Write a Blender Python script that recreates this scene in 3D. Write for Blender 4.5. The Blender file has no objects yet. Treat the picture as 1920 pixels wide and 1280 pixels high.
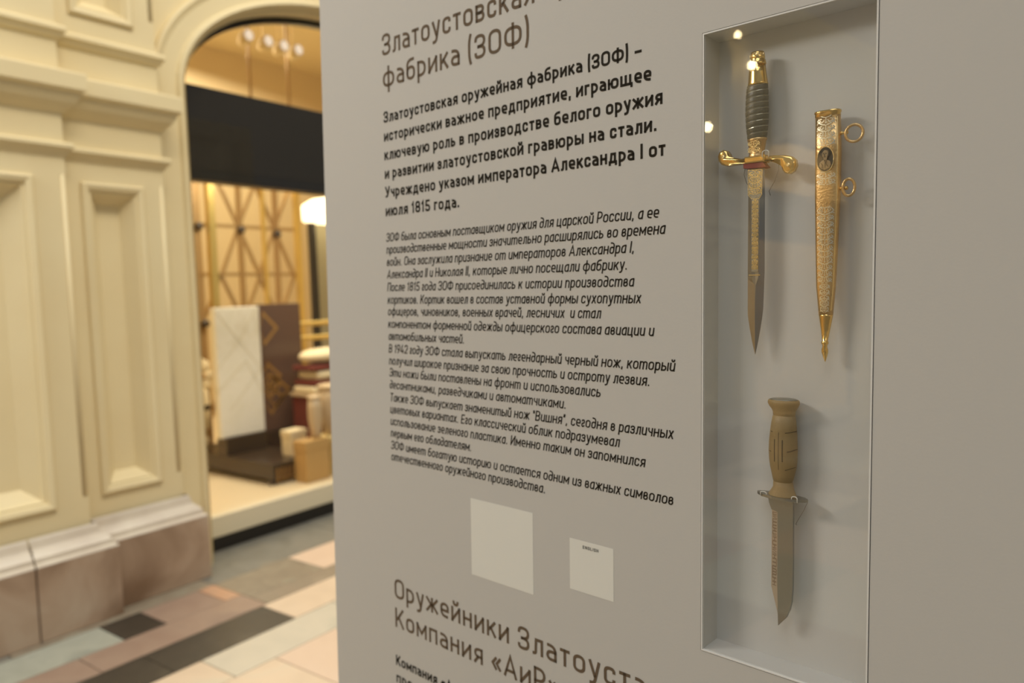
import bpy, bmesh, math, random
from mathutils import Vector, Matrix
random.seed(7)
C = bpy.context.scene.collection
sc = bpy.context.scene
PI = math.pi

# ---------------------------------------------------------------- camera, world, light
AX = ((0.58764702302393, -0.8084249563474522, -0.03346739137926503),
      (-0.07285913267450327, -0.011676157090199688, -0.9972738912362662),
      (0.8058303314699887, 0.5884834384332538, -0.06576260010631413))
cam_d = bpy.data.cameras.new('camera'); cam = bpy.data.objects.new('camera', cam_d); C.objects.link(cam)
cam_d.sensor_width = 36; cam_d.lens = 1407.34 * 36 / 1920
x, y, z = [Vector(a) for a in AX]
m = Matrix.Identity(4)
for i in range(3):
    m[i][0] = x[i]; m[i][1] = -y[i]; m[i][2] = -z[i]
m.translation = Vector((0, 0, 1.45)); cam.matrix_world = m
cam_d.clip_start = .02
cam_d.dof.use_dof = True; cam_d.dof.focus_distance = .85; cam_d.dof.aperture_fstop = 3.3
sc.camera = cam
sc.view_settings.view_transform = 'Standard'; sc.view_settings.look = 'None'
sc.view_settings.gamma = 1; sc.view_settings.use_curve_mapping = False
sc.view_settings.exposure = 0.0
sc.cycles.use_denoising = True
sc.cycles.sample_clamp_indirect = 6
w = bpy.data.worlds.new('world'); sc.world = w; w.use_nodes = True
w.node_tree.nodes['Background'].inputs[0].default_value = (.90, .93, .96, 1)
w.node_tree.nodes['Background'].inputs[1].default_value = .24

def area(name, loc, target, sx, sy, power, col):
    d = bpy.data.lights.new(name, 'AREA'); d.shape = 'RECTANGLE'; d.size = sx; d.size_y = sy
    d.energy = power; d.color = col
    o = bpy.data.objects.new(name, d); C.objects.link(o); o.location = loc
    o.rotation_euler = (Vector(target) - Vector(loc)).to_track_quat('-Z', 'Y').to_euler()
    return o
area('skylight', (-1, -.3, 8.5), (-1, -.3, 0), 16, 4, 430, (.92, .95, .97))
area('facade_fill', (2.6, .6, 6.4), (2.0, 3.7, 1.4), 4.5, .6, 165, (1, .89, .69))  # added fill that brightens the facade only, not an actual fixture
area('panel_left_fill', (-1.3, 3.1, 3.3), (.9, .6, 1.4), 1.2, .5, 54, (.95, .93, .88))  # unseen fill added so the panel darkens towards its right
area('panel_right_fill', (-3.2, -3.2, 3.6), (.85, 0, 1.4), 2.5, .8, 12, (.97, .93, .86))  # weak fill added from the right to lift the case's left side

# ---------------------------------------------------------------- materials
def mat(name, col, rough=.6, metal=0, noise=0, nscale=5, col2=None, bump=0, bscale=60, spec=.5, emit=None, stre=0):
    m = bpy.data.materials.new(name); m.use_nodes = True; nt = m.node_tree; b = nt.nodes['Principled BSDF']
    b.inputs['Base Color'].default_value = (*col, 1); b.inputs['Roughness'].default_value = rough
    b.inputs['Metallic'].default_value = metal; b.inputs['Specular IOR Level'].default_value = spec
    tc = nt.nodes.new('ShaderNodeTexCoord')
    if col2:
        n = nt.nodes.new('ShaderNodeTexNoise'); n.inputs['Scale'].default_value = nscale; n.inputs['Detail'].default_value = 6
        r = nt.nodes.new('ShaderNodeValToRGB'); r.color_ramp.elements[0].position = .38; r.color_ramp.elements[1].position = .68
        r.color_ramp.elements[0].color = (*col, 1); r.color_ramp.elements[1].color = (*col2, 1)
        nt.links.new(tc.outputs['Object'], n.inputs['Vector']); nt.links.new(n.outputs['Fac'], r.inputs[0])
        nt.links.new(r.outputs[0], b.inputs['Base Color'])
    if bump:
        n = nt.nodes.new('ShaderNodeTexNoise'); n.inputs['Scale'].default_value = bscale
        u = nt.nodes.new('ShaderNodeBump'); u.inputs['Strength'].default_value = bump; u.inputs['Distance'].default_value = .002
        nt.links.new(tc.outputs['Object'], n.inputs['Vector']); nt.links.new(n.outputs['Fac'], u.inputs['Height'])
        nt.links.new(u.outputs[0], b.inputs['Normal'])
    if emit:
        b.inputs['Emission Color'].default_value = (*emit, 1); b.inputs['Emission Strength'].default_value = stre
    return m

def glass_mat(name, tint, boost=1.0):
    m = bpy.data.materials.new(name); m.use_nodes = True; nt = m.node_tree
    nt.nodes.remove(nt.nodes['Principled BSDF']); out = nt.nodes['Material Output']
    t = nt.nodes.new('ShaderNodeBsdfTransparent'); t.inputs[0].default_value = (*tint, 1)
    g = nt.nodes.new('ShaderNodeBsdfGlossy'); g.inputs['Roughness'].default_value = .0
    f = nt.nodes.new('ShaderNodeLayerWeight'); f.inputs[0].default_value = .5       # Schlick reflectance of a two-sided pane
    p5 = nt.nodes.new('ShaderNodeMath'); p5.operation = 'POWER'; p5.inputs[1].default_value = 5; nt.links.new(f.outputs['Facing'], p5.inputs[0])
    k = nt.nodes.new('ShaderNodeMath'); k.operation = 'MULTIPLY_ADD'; k.use_clamp = True; k.inputs[1].default_value = .9; k.inputs[2].default_value = .075 * boost
    mx = nt.nodes.new('ShaderNodeMixShader')
    nt.links.new(p5.outputs[0], k.inputs[0]); nt.links.new(k.outputs[0], mx.inputs[0])
    nt.links.new(t.outputs[0], mx.inputs[1]); nt.links.new(g.outputs[0], mx.inputs[2]); nt.links.new(mx.outputs[0], out.inputs[0])
    return m

def marble(name, a, b, c, sc_=3.0, rough=.35):
    m = mat(name, a, rough); nt = m.node_tree; bs = nt.nodes['Principled BSDF']
    tc = nt.nodes.new('ShaderNodeTexCoord'); n = nt.nodes.new('ShaderNodeTexNoise')
    n.inputs['Scale'].default_value = sc_; n.inputs['Detail'].default_value = 8; n.inputs['Distortion'].default_value = 1.2
    r = nt.nodes.new('ShaderNodeValToRGB'); e = r.color_ramp.elements
    e[0].position = .3; e[0].color = (*a, 1); e[1].position = .72; e[1].color = (*c, 1)
    x = e.new(.52); x.color = (*b, 1)
    nt.links.new(tc.outputs['Object'], n.inputs['Vector']); nt.links.new(n.outputs['Fac'], r.inputs[0]); nt.links.new(r.outputs[0], bs.inputs['Base Color'])
    return m

M = dict(
    board=mat('matte_panel_paint', (.525, .50, .458), .62, spec=.25, bump=.05, bscale=300),
    liner=mat('case_lining_paint', (.61, .595, .56), .5, spec=.3),
    rim=mat('satin_white_acrylic', (.72, .70, .66), .25),
    dark=mat('dark_groove', (.05, .045, .04), .6),
    title=mat('brown_print', (.135, .095, .060), .7, spec=.1),
    text=mat('black_print', (.022, .017, .010), .7, spec=.1),
    sticker=mat('white_sticker_paper', (.72, .70, .63), .55, spec=.3),
    glass=glass_mat('case_glass', (.965, .97, .965), 1.15),
    shopglass=glass_mat('shop_glass', (.97, .97, .96), .45),
    gold=mat('polished_gold', (.86, .60, .23), .16, 1, col2=(.78, .50, .16), nscale=60),
    gold2=mat('warm_gold', (.74, .49, .22), .34, 1, bump=.2, bscale=420),
    goldbright=mat('pale_gold_engraving', (.95, .80, .48), .22, 1),
    silverorn=mat('silver_gilt_engraving', (1.0, .93, .74), .3, 1),
    steel=mat('blade_steel', (.36, .34, .31), .30, 1),
    etched=mat('etched_ground', (.30, .26, .19), .42, 1, bump=.3, bscale=700),
    satin=mat('satin_blade_steel', (.31, .31, .275), .36, 1),
    bevel=mat('ground_bevel_steel', (.50, .44, .38), .42, 1),
    etchbrown=mat('brown_etching', (.20, .13, .08), .6, .4),
    grip=mat('dark_olive_grip', (.10, .085, .052), .38, col2=(.13, .11, .07), nscale=40),
    wire=mat('grip_wire', (.55, .50, .36), .3, 1),
    red=mat('red_leather', (.22, .018, .010), .6),
    tan=mat('tan_plastic', (.30, .205, .085), .5, bump=.15, bscale=500),
    tandark=mat('tan_groove', (.10, .065, .03), .7),
    enamel=mat('dark_enamel', (.075, .06, .04), .35),
    sepia=mat('sepia_relief', (.40, .30, .18), .35, .7),
    clear=glass_mat('clear_acrylic', (.93, .93, .92), 1.6),
    cord=mat('mounting_wire', (.22, .19, .15), .4, .6),
    wall=mat('cream_plaster', (.80, .68, .42), .55, col2=(.78, .65, .39), nscale=2.5, spec=.3),
    plinth=marble('pink_brown_marble', (.22, .135, .08), (.42, .30, .21), (.52, .41, .31), 2.2, .4),
    plinthtop=mat('pale_marble_moulding', (.72, .64, .52), .35, col2=(.62, .53, .43), nscale=6),
    black=mat('black_frame', (.012, .010, .008), .35),
    header=mat('charcoal_fascia', (.024, .020, .015), .6, spec=.2),
    sill=mat('cream_sill', (.74, .66, .48), .35),
    gall=mat('golden_wall', (.76, .62, .38), .5),
    ceil=mat('shop_ceiling', (.78, .64, .36), .6),
    shopfl=mat('cream_shop_floor', (.76, .63, .42), .3),
    lat=mat('bronze_lattice', (.44, .29, .13), .35, .5),
    brass=mat('brass_tube', (.80, .62, .22), .3, .8),
    white=marble('white_marble', (.80, .78, .68), (.84, .82, .74), (.70, .66, .54), 4),
    vein=mat('pale_gold_line', (.72, .67, .52), .4),
    brown=mat('brown_lacquer', (.13, .075, .05), .3),
    goldline=mat('gold_inlay', (.50, .29, .09), .35, .5),
    darkwood=mat('dark_brown_table', (.045, .028, .016), .3),
    cushion=mat('cream_fabric', (.82, .70, .46), .9),
    crimson=mat('crimson_fabric', (.16, .03, .015), .9),
    beige=mat('beige_ceramic', (.58, .44, .27), .4),
    tanbox=mat('ochre_box', (.50, .31, .11), .6),
    yellow=mat('yellow_box', (.92, .76, .36), .6),
    olive=mat('olive_panel', (.34, .31, .20), .5),
    glow=mat('lamp_glow', (.9, .8, .6), .5, emit=(1, .82, .5), stre=3.2),
    spot=mat('reflection_glow', (.9, .9, .9), .3, emit=(1, .93, .85), stre=.55),  # emission imitating pale reflections above the fascia
    bulb=mat('bulb_glow', (1, .9, .7), .3, emit=(1, .80, .45), stre=60),
)
FT = dict(
    dark=marble('dark_floor_stone', (.040, .033, .024), (.050, .041, .030), (.075, .062, .045), 5),
    grey=marble('grey_floor_stone', (.34, .35, .29), (.40, .41, .34), (.30, .31, .26), 4),
    pink=marble('pink_brown_floor_stone', (.30, .20, .15), (.34, .24, .18), (.27, .19, .15), 3),
    cream=marble('cream_floor_stone', (.64, .50, .36), (.70, .55, .40), (.66, .56, .42), 3),
    peach=marble('peach_floor_stone', (.66, .49, .36), (.70, .53, .40), (.64, .55, .43), 3),
    pale=marble('pale_grey_floor_stone', (.55, .50, .40), (.60, .54, .43), (.50, .47, .38), 3),
    taupe=marble('taupe_floor_stone', (.22, .18, .13), (.28, .23, .165), (.30, .27, .20), 7),
    blue=marble('blue_grey_floor_stone', (.17, .16, .13), (.21, .20, .17), (.25, .22, .17), 5),
    brownline=marble('brown_grey_floor_stone', (.30, .235, .17), (.27, .22, .16), (.33, .27, .2), 5),
    orange=marble('orange_floor_stone', (.55, .30, .17), (.5, .3, .19), (.45, .3, .2), 5),
)

# ---------------------------------------------------------------- helpers
def link(name, me, mt, parent=None, smooth=False):
    o = bpy.data.objects.new(name, me); C.objects.link(o)
    if mt and not me.materials: me.materials.append(mt)
    if parent: o.parent = parent
    if smooth:
        for p in me.polygons: p.use_smooth = True
    return o
def fin(name, bm, mt, parent=None, smooth=False, recalc=True, merge=0):
    if merge: bmesh.ops.remove_doubles(bm, verts=bm.verts, dist=merge)
    if recalc: bmesh.ops.recalc_face_normals(bm, faces=bm.faces)
    me = bpy.data.meshes.new(name); bm.to_mesh(me); bm.free()
    return link(name, me, mt, parent, smooth)
def empty(name, loc=(0, 0, 0), rot=None, parent=None):
    o = bpy.data.objects.new(name, None); C.objects.link(o); o.empty_display_size = .1
    o.location = loc
    if rot is not None: o.rotation_euler = rot.to_euler()
    if parent: o.parent = parent
    return o
def tag(o, label, cat, group=None):
    o['label'] = label; o['category'] = cat
    if group: o['group'] = group
    return o
def struct(o): o['kind'] = 'structure'; return o
def copy_tree(o, parent=None):
    c = o.copy(); C.objects.link(c); c.parent = parent
    for ch in list(o.children): copy_tree(ch, c)
    return c
def box(bm, x0, x1, y0, y1, z0, z1, bev=0):
    vs = [bm.verts.new((a, b, c)) for a in (x0, x1) for b in (y0, y1) for c in (z0, z1)]
    fs = [bm.faces.new([vs[i] for i in q]) for q in ((0, 1, 3, 2), (4, 6, 7, 5), (0, 4, 5, 1), (2, 3, 7, 6), (0, 2, 6, 4), (1, 5, 7, 3))]
    if bev:
        es = set(e for f in fs for e in f.edges)
        bmesh.ops.bevel(bm, geom=list(es), offset=bev, segments=2, affect='EDGES', profile=.5)
def obox(name, x0, x1, y0, y1, z0, z1, mt, parent=None, bev=0):
    bm = bmesh.new(); box(bm, x0, x1, y0, y1, z0, z1, bev); return fin(name, bm, mt, parent)
def quad(bm, a, b, c, d): return bm.faces.new([bm.verts.new(p) for p in (a, b, c, d)])
def loft(bm, rings, cap=True, closed=True):
    R = [[bm.verts.new(p) for p in r] for r in rings]; n = len(R[0])
    for a, b in zip(R, R[1:]):
        for i in range(n if closed else n - 1):
            j = (i + 1) % n; bm.faces.new((a[i], a[j], b[j], b[i]))
    if cap and closed:
        bm.faces.new(R[0]); bm.faces.new(R[-1][::-1])
    return R
def tube(bm, pts, r, n=6, closed=False):
    pts = [Vector(p) for p in pts]; rings = []; N_ = len(pts)
    up = None
    for i, p in enumerate(pts):
        if closed: t = pts[(i + 1) % N_] - pts[i - 1]
        else: t = pts[min(i + 1, N_ - 1)] - pts[max(i - 1, 0)]
        t.normalize()
        if up is None:
            up = t.orthogonal().normalized()
        up = (up - t * up.dot(t)).normalized(); s = t.cross(up)
        rr = r[i] if isinstance(r, (list, tuple)) else r
        rings.append([p + (up * math.cos(2 * PI * k / n) + s * math.sin(2 * PI * k / n)) * rr for k in range(n)])
    if closed: rings.append(rings[0])
    loft(bm, rings, cap=not closed)
def ell(cx, cz, hw, hd, cy=0, n=24, ex=1.0):
    r = []
    for k in range(n):
        a = 2 * PI * k / n; c, s = math.cos(a), math.sin(a)
        r.append((cx + hw * math.copysign(abs(c) ** ex, c), cy + hd * math.copysign(abs(s) ** ex, s), cz))
    return r
def lathe(bm, prof, cx=0, cy=0, n=20):
    loft(bm, [ell(cx, z_, r_, r_, cy, n) for r_, z_ in prof])
def extrude_outline(bm, pts, y0, y1, bev=0):
    a = [bm.verts.new((p[0], y0, p[1])) for p in pts]; b = [bm.verts.new((p[0], y1, p[1])) for p in pts]; n = len(pts)
    f1 = bm.faces.new(a); bm.faces.new(b[::-1])
    for i in range(n): bm.faces.new((a[i], b[i], b[(i + 1) % n], a[(i + 1) % n]))
    if bev:
        bmesh.ops.bevel(bm, geom=list(f1.edges), offset=bev, segments=3, affect='EDGES', profile=.5)
def ribbon(bm, pts, hw, y, close=False, caps=0):
    """flat stroke in the x-z plane"""
    P = [Vector((p[0], p[1])) for p in pts]
    Q = [P[0]]
    for p in P[1:]:
        if (p - Q[-1]).length > 1e-6: Q.append(p)
    P = Q
    if close and (P[0] - P[-1]).length < 1e-6: P.pop()
    n = len(P)
    if n < 2: return
    if not close and caps:
        d = (P[0] - P[1]).normalized(); P[0] = P[0] + d * caps
        d = (P[-1] - P[-2]).normalized(); P[-1] = P[-1] + d * caps
    L, R = [], []
    for i in range(n):
        if close: d0 = (P[i] - P[i - 1]).normalized(); d1 = (P[(i + 1) % n] - P[i]).normalized()
        else:
            d1 = (P[i + 1] - P[i]).normalized() if i < n - 1 else (P[i] - P[i - 1]).normalized()
            d0 = (P[i] - P[i - 1]).normalized() if i > 0 else d1
        n0 = Vector((-d0.y, d0.x)); n1 = Vector((-d1.y, d1.x)); mm = (n0 + n1)
        if mm.length < .2: mm = n1
        mm.normalize(); k = hw / max(.45, mm.dot(n1))
        L.append(P[i] + mm * k); R.append(P[i] - mm * k)
    vl = [bm.verts.new((p.x, y, p.y)) for p in L]; vr = [bm.verts.new((p.x, y, p.y)) for p in R]
    for i in range(n if close else n - 1):
        j = (i + 1) % n; bm.faces.new((vl[i], vr[i], vr[j], vl[j]))

# ---------------------------------------------------------------- stroke lettering
XH = 72.0
UP = {
 'о': (50, 'c 0,0r 50,0r 50,72r 0,72r'), 'а': (46, '5,72 46,72R 46,0|46,40 0,40R 0,0R 46,0'), 'б': (50, 'c 0,0r 50,0r 50,62r 0,62r|0,30 0,98R 44,98'),
 'в': (46, '0,0 0,72|0,72 43,72R 43,38R 0,38|0,38 46,38R 46,0R 0,0'), 'г': (36, '0,0 0,72 36,72'), 'д': (56, '0,-15 0,0 56,0 56,-15|9,0 16,72 47,72 47,0'),
 'е': (48, '3,34 48,34 48,72R 0,72R 0,0R 42,0'), 'ж': (68, '34,0 34,72|0,72 28,37 0,0|68,72 40,37 68,0|28,37 40,37'), 'з': (42, '0,60 0,72R 42,72R 42,38R 14,38|14,38 43,38R 43,0R 0,0R 0,12'),
 'и': (50, '0,72 0,0|0,2 50,70|50,72 50,0'), 'й': (50, '0,72 0,0|0,2 50,70|50,72 50,0|11,100 11,88R 39,88R 39,100'), 'к': (46, '0,0 0,72|44,72 11,34|19,42 46,0'),
 'л': (48, '0,0 11,0R 14,72 48,72 48,0'), 'м': (60, '0,0 0,72|0,70 30,20 60,70|60,72 60,0'), 'н': (48, '0,0 0,72|48,0 48,72|0,38 48,38'), 'п': (48, '0,0 0,72 48,72 48,0'),
 'р': (48, '0,-26 0,72|0,72 48,72R 48,0R 0,0'), 'с': (45, '45,58 45,72R 0,72R 0,0R 45,0R 45,14'), 'т': (42, '0,72 42,72|21,72 21,0'), 'у': (46, '0,72 24,6|46,72 22,-26R 4,-26'),
 'ф': (70, '35,-26 35,98|c 0,0r 70,0r 70,72r 0,72r'), 'ц': (52, '0,72 0,0 54,0 54,-15|44,72 44,0'), 'ч': (44, '0,72 0,32R 44,32|44,72 44,0'), 'ш': (70, '0,72 0,0 70,0 70,72|35,72 35,0'),
 'щ': (78, '0,72 0,0 78,0 78,-15|68,72 68,0|34,72 34,0'), 'ы': (64, '0,72 0,0|0,42 42,42R 42,0R 0,0|64,72 64,0'), 'ь': (44, '0,72 0,0|0,42 44,42R 44,0R 0,0'), 'э': (44, '0,58 0,72R 44,72R 44,0R 0,0R 0,14|12,37 44,37'),
 'ю': (70, '0,0 0,72|0,38 24,38|c 24,0r 70,0r 70,72r 24,72r'), 'я': (46, '46,0 46,72|46,72 2,72R 2,30R 46,30|22,30 0,0'), 'х': (44, '0,0 42,72|2,72 44,0'),
 'З': (54, '0,84 0,100R 53,100R 53,53R 18,53|18,53 54,53R 54,0R 0,0R 0,16'), 'О': (60, 'c 0,0r 60,0r 60,100r 0,100r'), 'Ф': (78, '39,-2 39,102|c 0,12r 78,12r 78,88r 0,88r'), 'У': (54, '0,100 29,28|54,100 24,0R 4,0'),
 'А': (62, '0,0 31,100 62,0|11,28 51,28'), 'К': (54, '0,0 0,100|52,100 12,46|22,58 54,0'), 'Р': (52, '0,0 0,100|0,100 52,100R 52,42R 0,42'), 'П': (54, '0,0 0,100 54,100 54,0'), 'Н': (54, '0,0 0,100|54,0 54,100|0,52 54,52'),
 'Э': (54, '0,84 0,100R 54,100R 54,0R 0,0R 0,16|14,52 54,52'), 'Т': (52, '0,100 52,100|26,100 26,0'), 'Е': (48, '48,100 0,100 0,0 48,0|0,52 44,52'), 'И': (54, '0,100 0,0|0,2 54,98|54,100 54,0'),
 'В': (54, '0,0 0,100|0,100 51,100R 51,53R 0,53|0,53 54,53R 54,0R 0,0'), 'I': (1, '0,0 0,100'), 'N': (54, '0,0 0,100|0,98 54,2|54,0 54,100'), 'G': (54, '54,84 54,100R 0,100R 0,0R 54,0R 54,50 30,50'),
 'L': (46, '0,100 0,0 46,0'), 'S': (50, '50,84 50,100R 0,100R 0,52R 50,52R 50,0R 0,0R 0,16'), 'H': (54, '0,0 0,100|54,0 54,100|0,52 54,52'), 'E': (48, '48,100 0,100 0,0 48,0|0,52 44,52'),
 '1': (32, '3,82 24,100 24,0'), '8': (52, 'c 0,0r 52,0r 52,54r 0,54r|c 3,54r 49,54r 49,100r 3,100r'), '5': (50, '46,100 5,100 2,56 50,60R 50,0R 0,0R 0,14'), '9': (50, 'c 0,42r 50,42r 50,100r 0,100r|50,70 50,52R 20,0'),
 '4': (54, '42,0 42,50|26,100 0,22 54,22'), '2': (50, '0,82 0,100R 50,100R 50,56 0,0 52,0'),
 '.': (19, '9.5,0 9.5,1.5'), ',': (19, '10,4 5,-12'), '–': (50, '4,40 46,40'), '(': (20, '20,114 1,92R 1,8R 20,-14'), ')': (20, '0,114 19,92R 19,8R 0,-14'),
 '«': (48, '22,64 2,36 22,8|48,64 28,36 48,8'), '»': (48, '0,64 20,36 0,8|26,64 46,36 26,8'), '“': (24, '4,80 0,98|20,80 16,98'), '”': (24, '4,98 0,80|20,98 16,80'),
}
IT = dict(UP)
IT.update({
 'а': (46, '46,72 46,0|46,72 0,72R 0,0R 46,0R 46,30'), 'в': (44, 'c 0,0r 44,0r 44,38r 0,38r|0,20 0,72R 38,72R 38,38R 20,38'), 'г': (34, '0,62 0,72R 33,72R 33,37R 1,37R 1,0R 34,0R 34,10'),
 'д': (46, 'c 0,0r 46,0r 46,62r 0,62r|46,30 46,100R 6,100'), 'и': (46, '0,72 0,0R 46,0R 46,30|46,72 46,0'), 'й': (46, '0,72 0,0R 46,0R 46,30|46,72 46,0|9,100 9,88R 37,88R 37,100'),
 'п': (46, '0,0 0,72|0,40 0,72R 46,72R 46,0'), 'т': (72, '0,0 0,72|0,40 0,72R 36,72R 36,0|36,40 36,72R 72,72R 72,0'), 'ц': (50, '0,72 0,0 52,0 52,-15|44,72 44,0'), 'р': (46, '0,-26 0,72|0,40 0,72R 46,72R 46,0R 0,0R 0,20'),
 'л': (46, '0,0 10,0R 14,72 46,72 46,0'),
})
def parse(spec):
    out = []
    for s in spec.split('|'):
        s = s.strip(); cl = s.startswith('c ')
        if cl: s = s[2:]
        pts = []
        for t in s.split():
            k = 0
            if t[-1] in 'rR': k = 1 if t[-1] == 'r' else 2; t = t[:-1]
            a, b = t.split(','); pts.append((float(a), float(b), k))
        out.append((cl, pts))
    return out
def fillet(pts, cl, rmax=26):
    n = len(pts); out = []
    for i in range(n):
        x_, y_, k = pts[i]; p = Vector((x_, y_))
        if not k or (not cl and i in (0, n - 1)): out.append(p); continue
        a = Vector(pts[i - 1][:2]); b = Vector(pts[(i + 1) % n][:2])
        la, lb = (a - p).length, (b - p).length
        fa = .5 if (cl or pts[i - 1][2]) and not (not cl and i - 1 == 0) else .98
        fb = .5 if (cl or pts[(i + 1) % n][2]) and not (not cl and i + 1 == n - 1) else .98
        r = min(rmax, la * fa, lb * fb)
        A = p + (a - p).normalized() * r; B = p + (b - p).normalized() * r
        for s in range(6):
            t = s / 5; q = A * (1 - t) ** 2 + p * 2 * t * (1 - t) * (.93) + B * t * t + (A + B) * .5 * 2 * t * (1 - t) * .07
            out.append(q)
    return out
def glyph_map(x_, y_, w_, t):
    if w_ > 2 * t: X = t + x_ * (w_ - 2 * t) / w_
    else: X = t + x_ if w_ < 3 else w_ / 2 + (x_ - w_ / 2) * .4
    ks = ((-26, -26 + t), (0, t), (XH, XH - t), (100, 100 - t))
    if y_ <= 0: Y = y_ + t
    elif y_ <= XH: Y = t + y_ * (XH - 2 * t) / XH
    else: Y = XH - t + (y_ - XH) * 1.0
    return X, Y
PARSED = {}
def text_width(txt, font, t, gap):
    return sum((2 * t if font[c][0] < 3 else font[c][0]) + gap if c != ' ' else 24 + gap * .3 for c in txt) - gap
def text_line(name, txt, font, u0, u1, w0, cap, t, shear, mt, parent, gap=15, fit=None, w1=None, y=-.0004, label=None):
    """print one line: left edge u0; the prefix fit (or all) ends at u1; baseline height w0"""
    s = cap / 100; sx = (u1 - u0) / text_width(fit or txt, font, t, gap)
    bm = bmesh.new(); cur = 0
    for c in txt:
        if c == ' ': cur += 24 + gap * .3; continue
        wd, spec = font[c]
        if (id(font), c) not in PARSED: PARSED[(id(font), c)] = parse(spec)
        for cl, pts in PARSED[(id(font), c)]:
            q = [(*glyph_map(a, b, wd, t), k) for a, b, k in pts]
            q = fillet(q, cl)
            # work in isotropic units so strokes stay even, then place
            q = [((cur + p[0]) * sx + p[1] * s * shear, p[1] * s) for p in q]
            ribbon(bm, q, t * s, 0, cl, caps=t * s)
        cur += (2 * t if wd < 3 else wd) + gap
    for v in bm.verts:
        v.co.x += u0; v.co.z += w0; v.co.y = y
    o = fin(name, bm, mt, parent, recalc=False)
    if label: o['label'] = label
    return o, sx / s

# ---------------------------------------------------------------- setting: floor
floor_bm = bmesh.new(); box(floor_bm, -22, 12, -4.4, 4.0, -.12, -.006)
FLOOR = struct(fin('floor', floor_bm, FT['blue']))
tile_meshes = {}
def tile(x0, x1, y0, y1, kind):
    key = (round(x1 - x0, 3), round(y1 - y0, 3), kind)
    if key not in tile_meshes:
        bm = bmesh.new(); g = .0022
        box(bm, g, x1 - x0 - g, g, y1 - y0 - g, -.03, 0, .0015)
        me = bpy.data.meshes.new('tile'); bm.to_mesh(me); bm.free(); me.materials.append(FT[kind]); tile_meshes[key] = me
    o = bpy.data.objects.new('tile', tile_meshes[key]); C.objects.link(o); o.parent = FLOOR; o.location = (x0, y0, random.uniform(-.0006, .0006))
def row(y0, y1, cuts, kinds):
    for a, b, k in zip(cuts, cuts[1:], kinds): tile(a, b, y0, y1, k)
row(3.50, 3.97, [-.6, .3, 1.2, 2.12, 3.05, 4.0], ['taupe', 'blue', 'taupe', 'blue', 'blue'])
row(3.19, 3.50, [2.12, 2.58, 3.35, 4.1], ['taupe', 'peach', 'cream'])
row(3.26, 3.50, [-.6, .2, .95, 1.545, 1.735, 2.03, 2.12], ['grey', 'pink', 'grey', 'dark', 'pink', 'orange'])
row(3.05, 3.26, [-.6, .6, 1.35, 2.12], ['pink', 'pink', 'pink'])
row(3.05, 3.19, [2.12, 3.0, 4.0], ['brownline', 'brownline'])
row(2.80, 3.05, [-.6, .9, 1.51, 2.09, 2.75, 3.6], ['dark', 'dark', 'dark', 'cream', 'peach'])
row(2.56, 2.80, [.2, .95, 1.62, 2.3, 3.3], ['cream', 'cream', 'pale', 'pale'])
row(1.95, 2.56, [.2, 1.0, 1.8, 2.6, 3.4], ['peach', 'cream', 'peach', 'cream'])
row(1.3, 1.95, [-.4, .4, 1.1, 1.8, 2.6], ['grey', 'pale', 'grey', 'dark'])
kk = ['cream', 'peach', 'pale', 'grey', 'pink', 'dark']
for i in range(7):
    for j in range(5):
        tile(-5.6 + i * .8, -4.8 + i * .8, 1.0 + j * .59, 1.59 + j * .59, kk[(i * 2 + j) % 6]) if -5.6 + i * .8 < -.65 else None

# ---------------------------------------------------------------- facade (one bay = pilaster group + arched shop front)
XC, AA, BB, ZS = 3.60, 1.31, .68, 2.605          # arch centre, half width, rise, spring height
HALF = 2.53                                       # half of the bay period (5.06)
TOPZ = 4.6
def arch_pts(a, b, n=40):
    p = [(XC - a, 0)]
    for k in range(n + 1):
        t = PI - PI * k / n; p.append((XC + a * math.cos(t), ZS + b * math.sin(t)))
    p.append((XC + a, 0)); return p
def moulding(bm, prof, x0, x1, yb, left=True, right=True, back=.12):
    """profile (d, z) swept along x with mitred returns"""
    rings = []
    if left: rings.append([(x0 - d, yb + back, z) for d, z in prof])
    rings.append([(x0 - (d if left else 0), yb - d, z) for d, z in prof])
    rings.append([(x1 + (d if right else 0), yb - d, z) for d, z in prof])
    if right: rings.append([(x1 + d, yb + back, z) for d, z in prof])
    R = [[bm.verts.new(p) for p in r] for r in rings]
    for a, b in zip(R, R[1:]):
        for i in range(len(a) - 1): bm.faces.new((a[i], b[i], b[i + 1], a[i + 1]))
    for r in (R[0], R[-1]):
        if len(r) > 2: bm.faces.new(r)
def rect(x0, x1, z0, z1, y): return [(x0, y, z0), (x1, y, z0), (x1, y, z1), (x0, y, z1)]
def rings_mesh(bm, rects, fill=False):
    R = [[bm.verts.new(p) for p in r] for r in rects]
    for a, b in zip(R, R[1:]):
        for i in range(4): bm.faces.new((a[i], a[(i + 1) % 4], b[(i + 1) % 4], b[i]))
    if fill: bm.faces.new(R[-1])
PA = [(0, 2.712), (.03, 2.698), (.036, 2.69), (.036, 2.676), (.026, 2.668), (.018, 2.652), (0, 2.635)]
PB = [(0, 2.515), (.04, 2.502), (.08, 2.490), (.083, 2.484), (.083, 2.416), (.074, 2.408), (.064, 2.404), (.058, 2.385), (.045, 2.36), (.022, 2.335), (.010, 2.325), (0, 2.312)]
PC = [(0, 2.19), (.024, 2.184), (.034, 2.176), (.034, 2.162), (.022, 2.150), (.010, 2.135), (0, 2.118)]
PP = [(.016, .446), (.022, .436), (.030, .405), (.034, .398), (.050, .385), (.066, .365), (.068, .345), (.080, .338), (.085, .330)]
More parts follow.
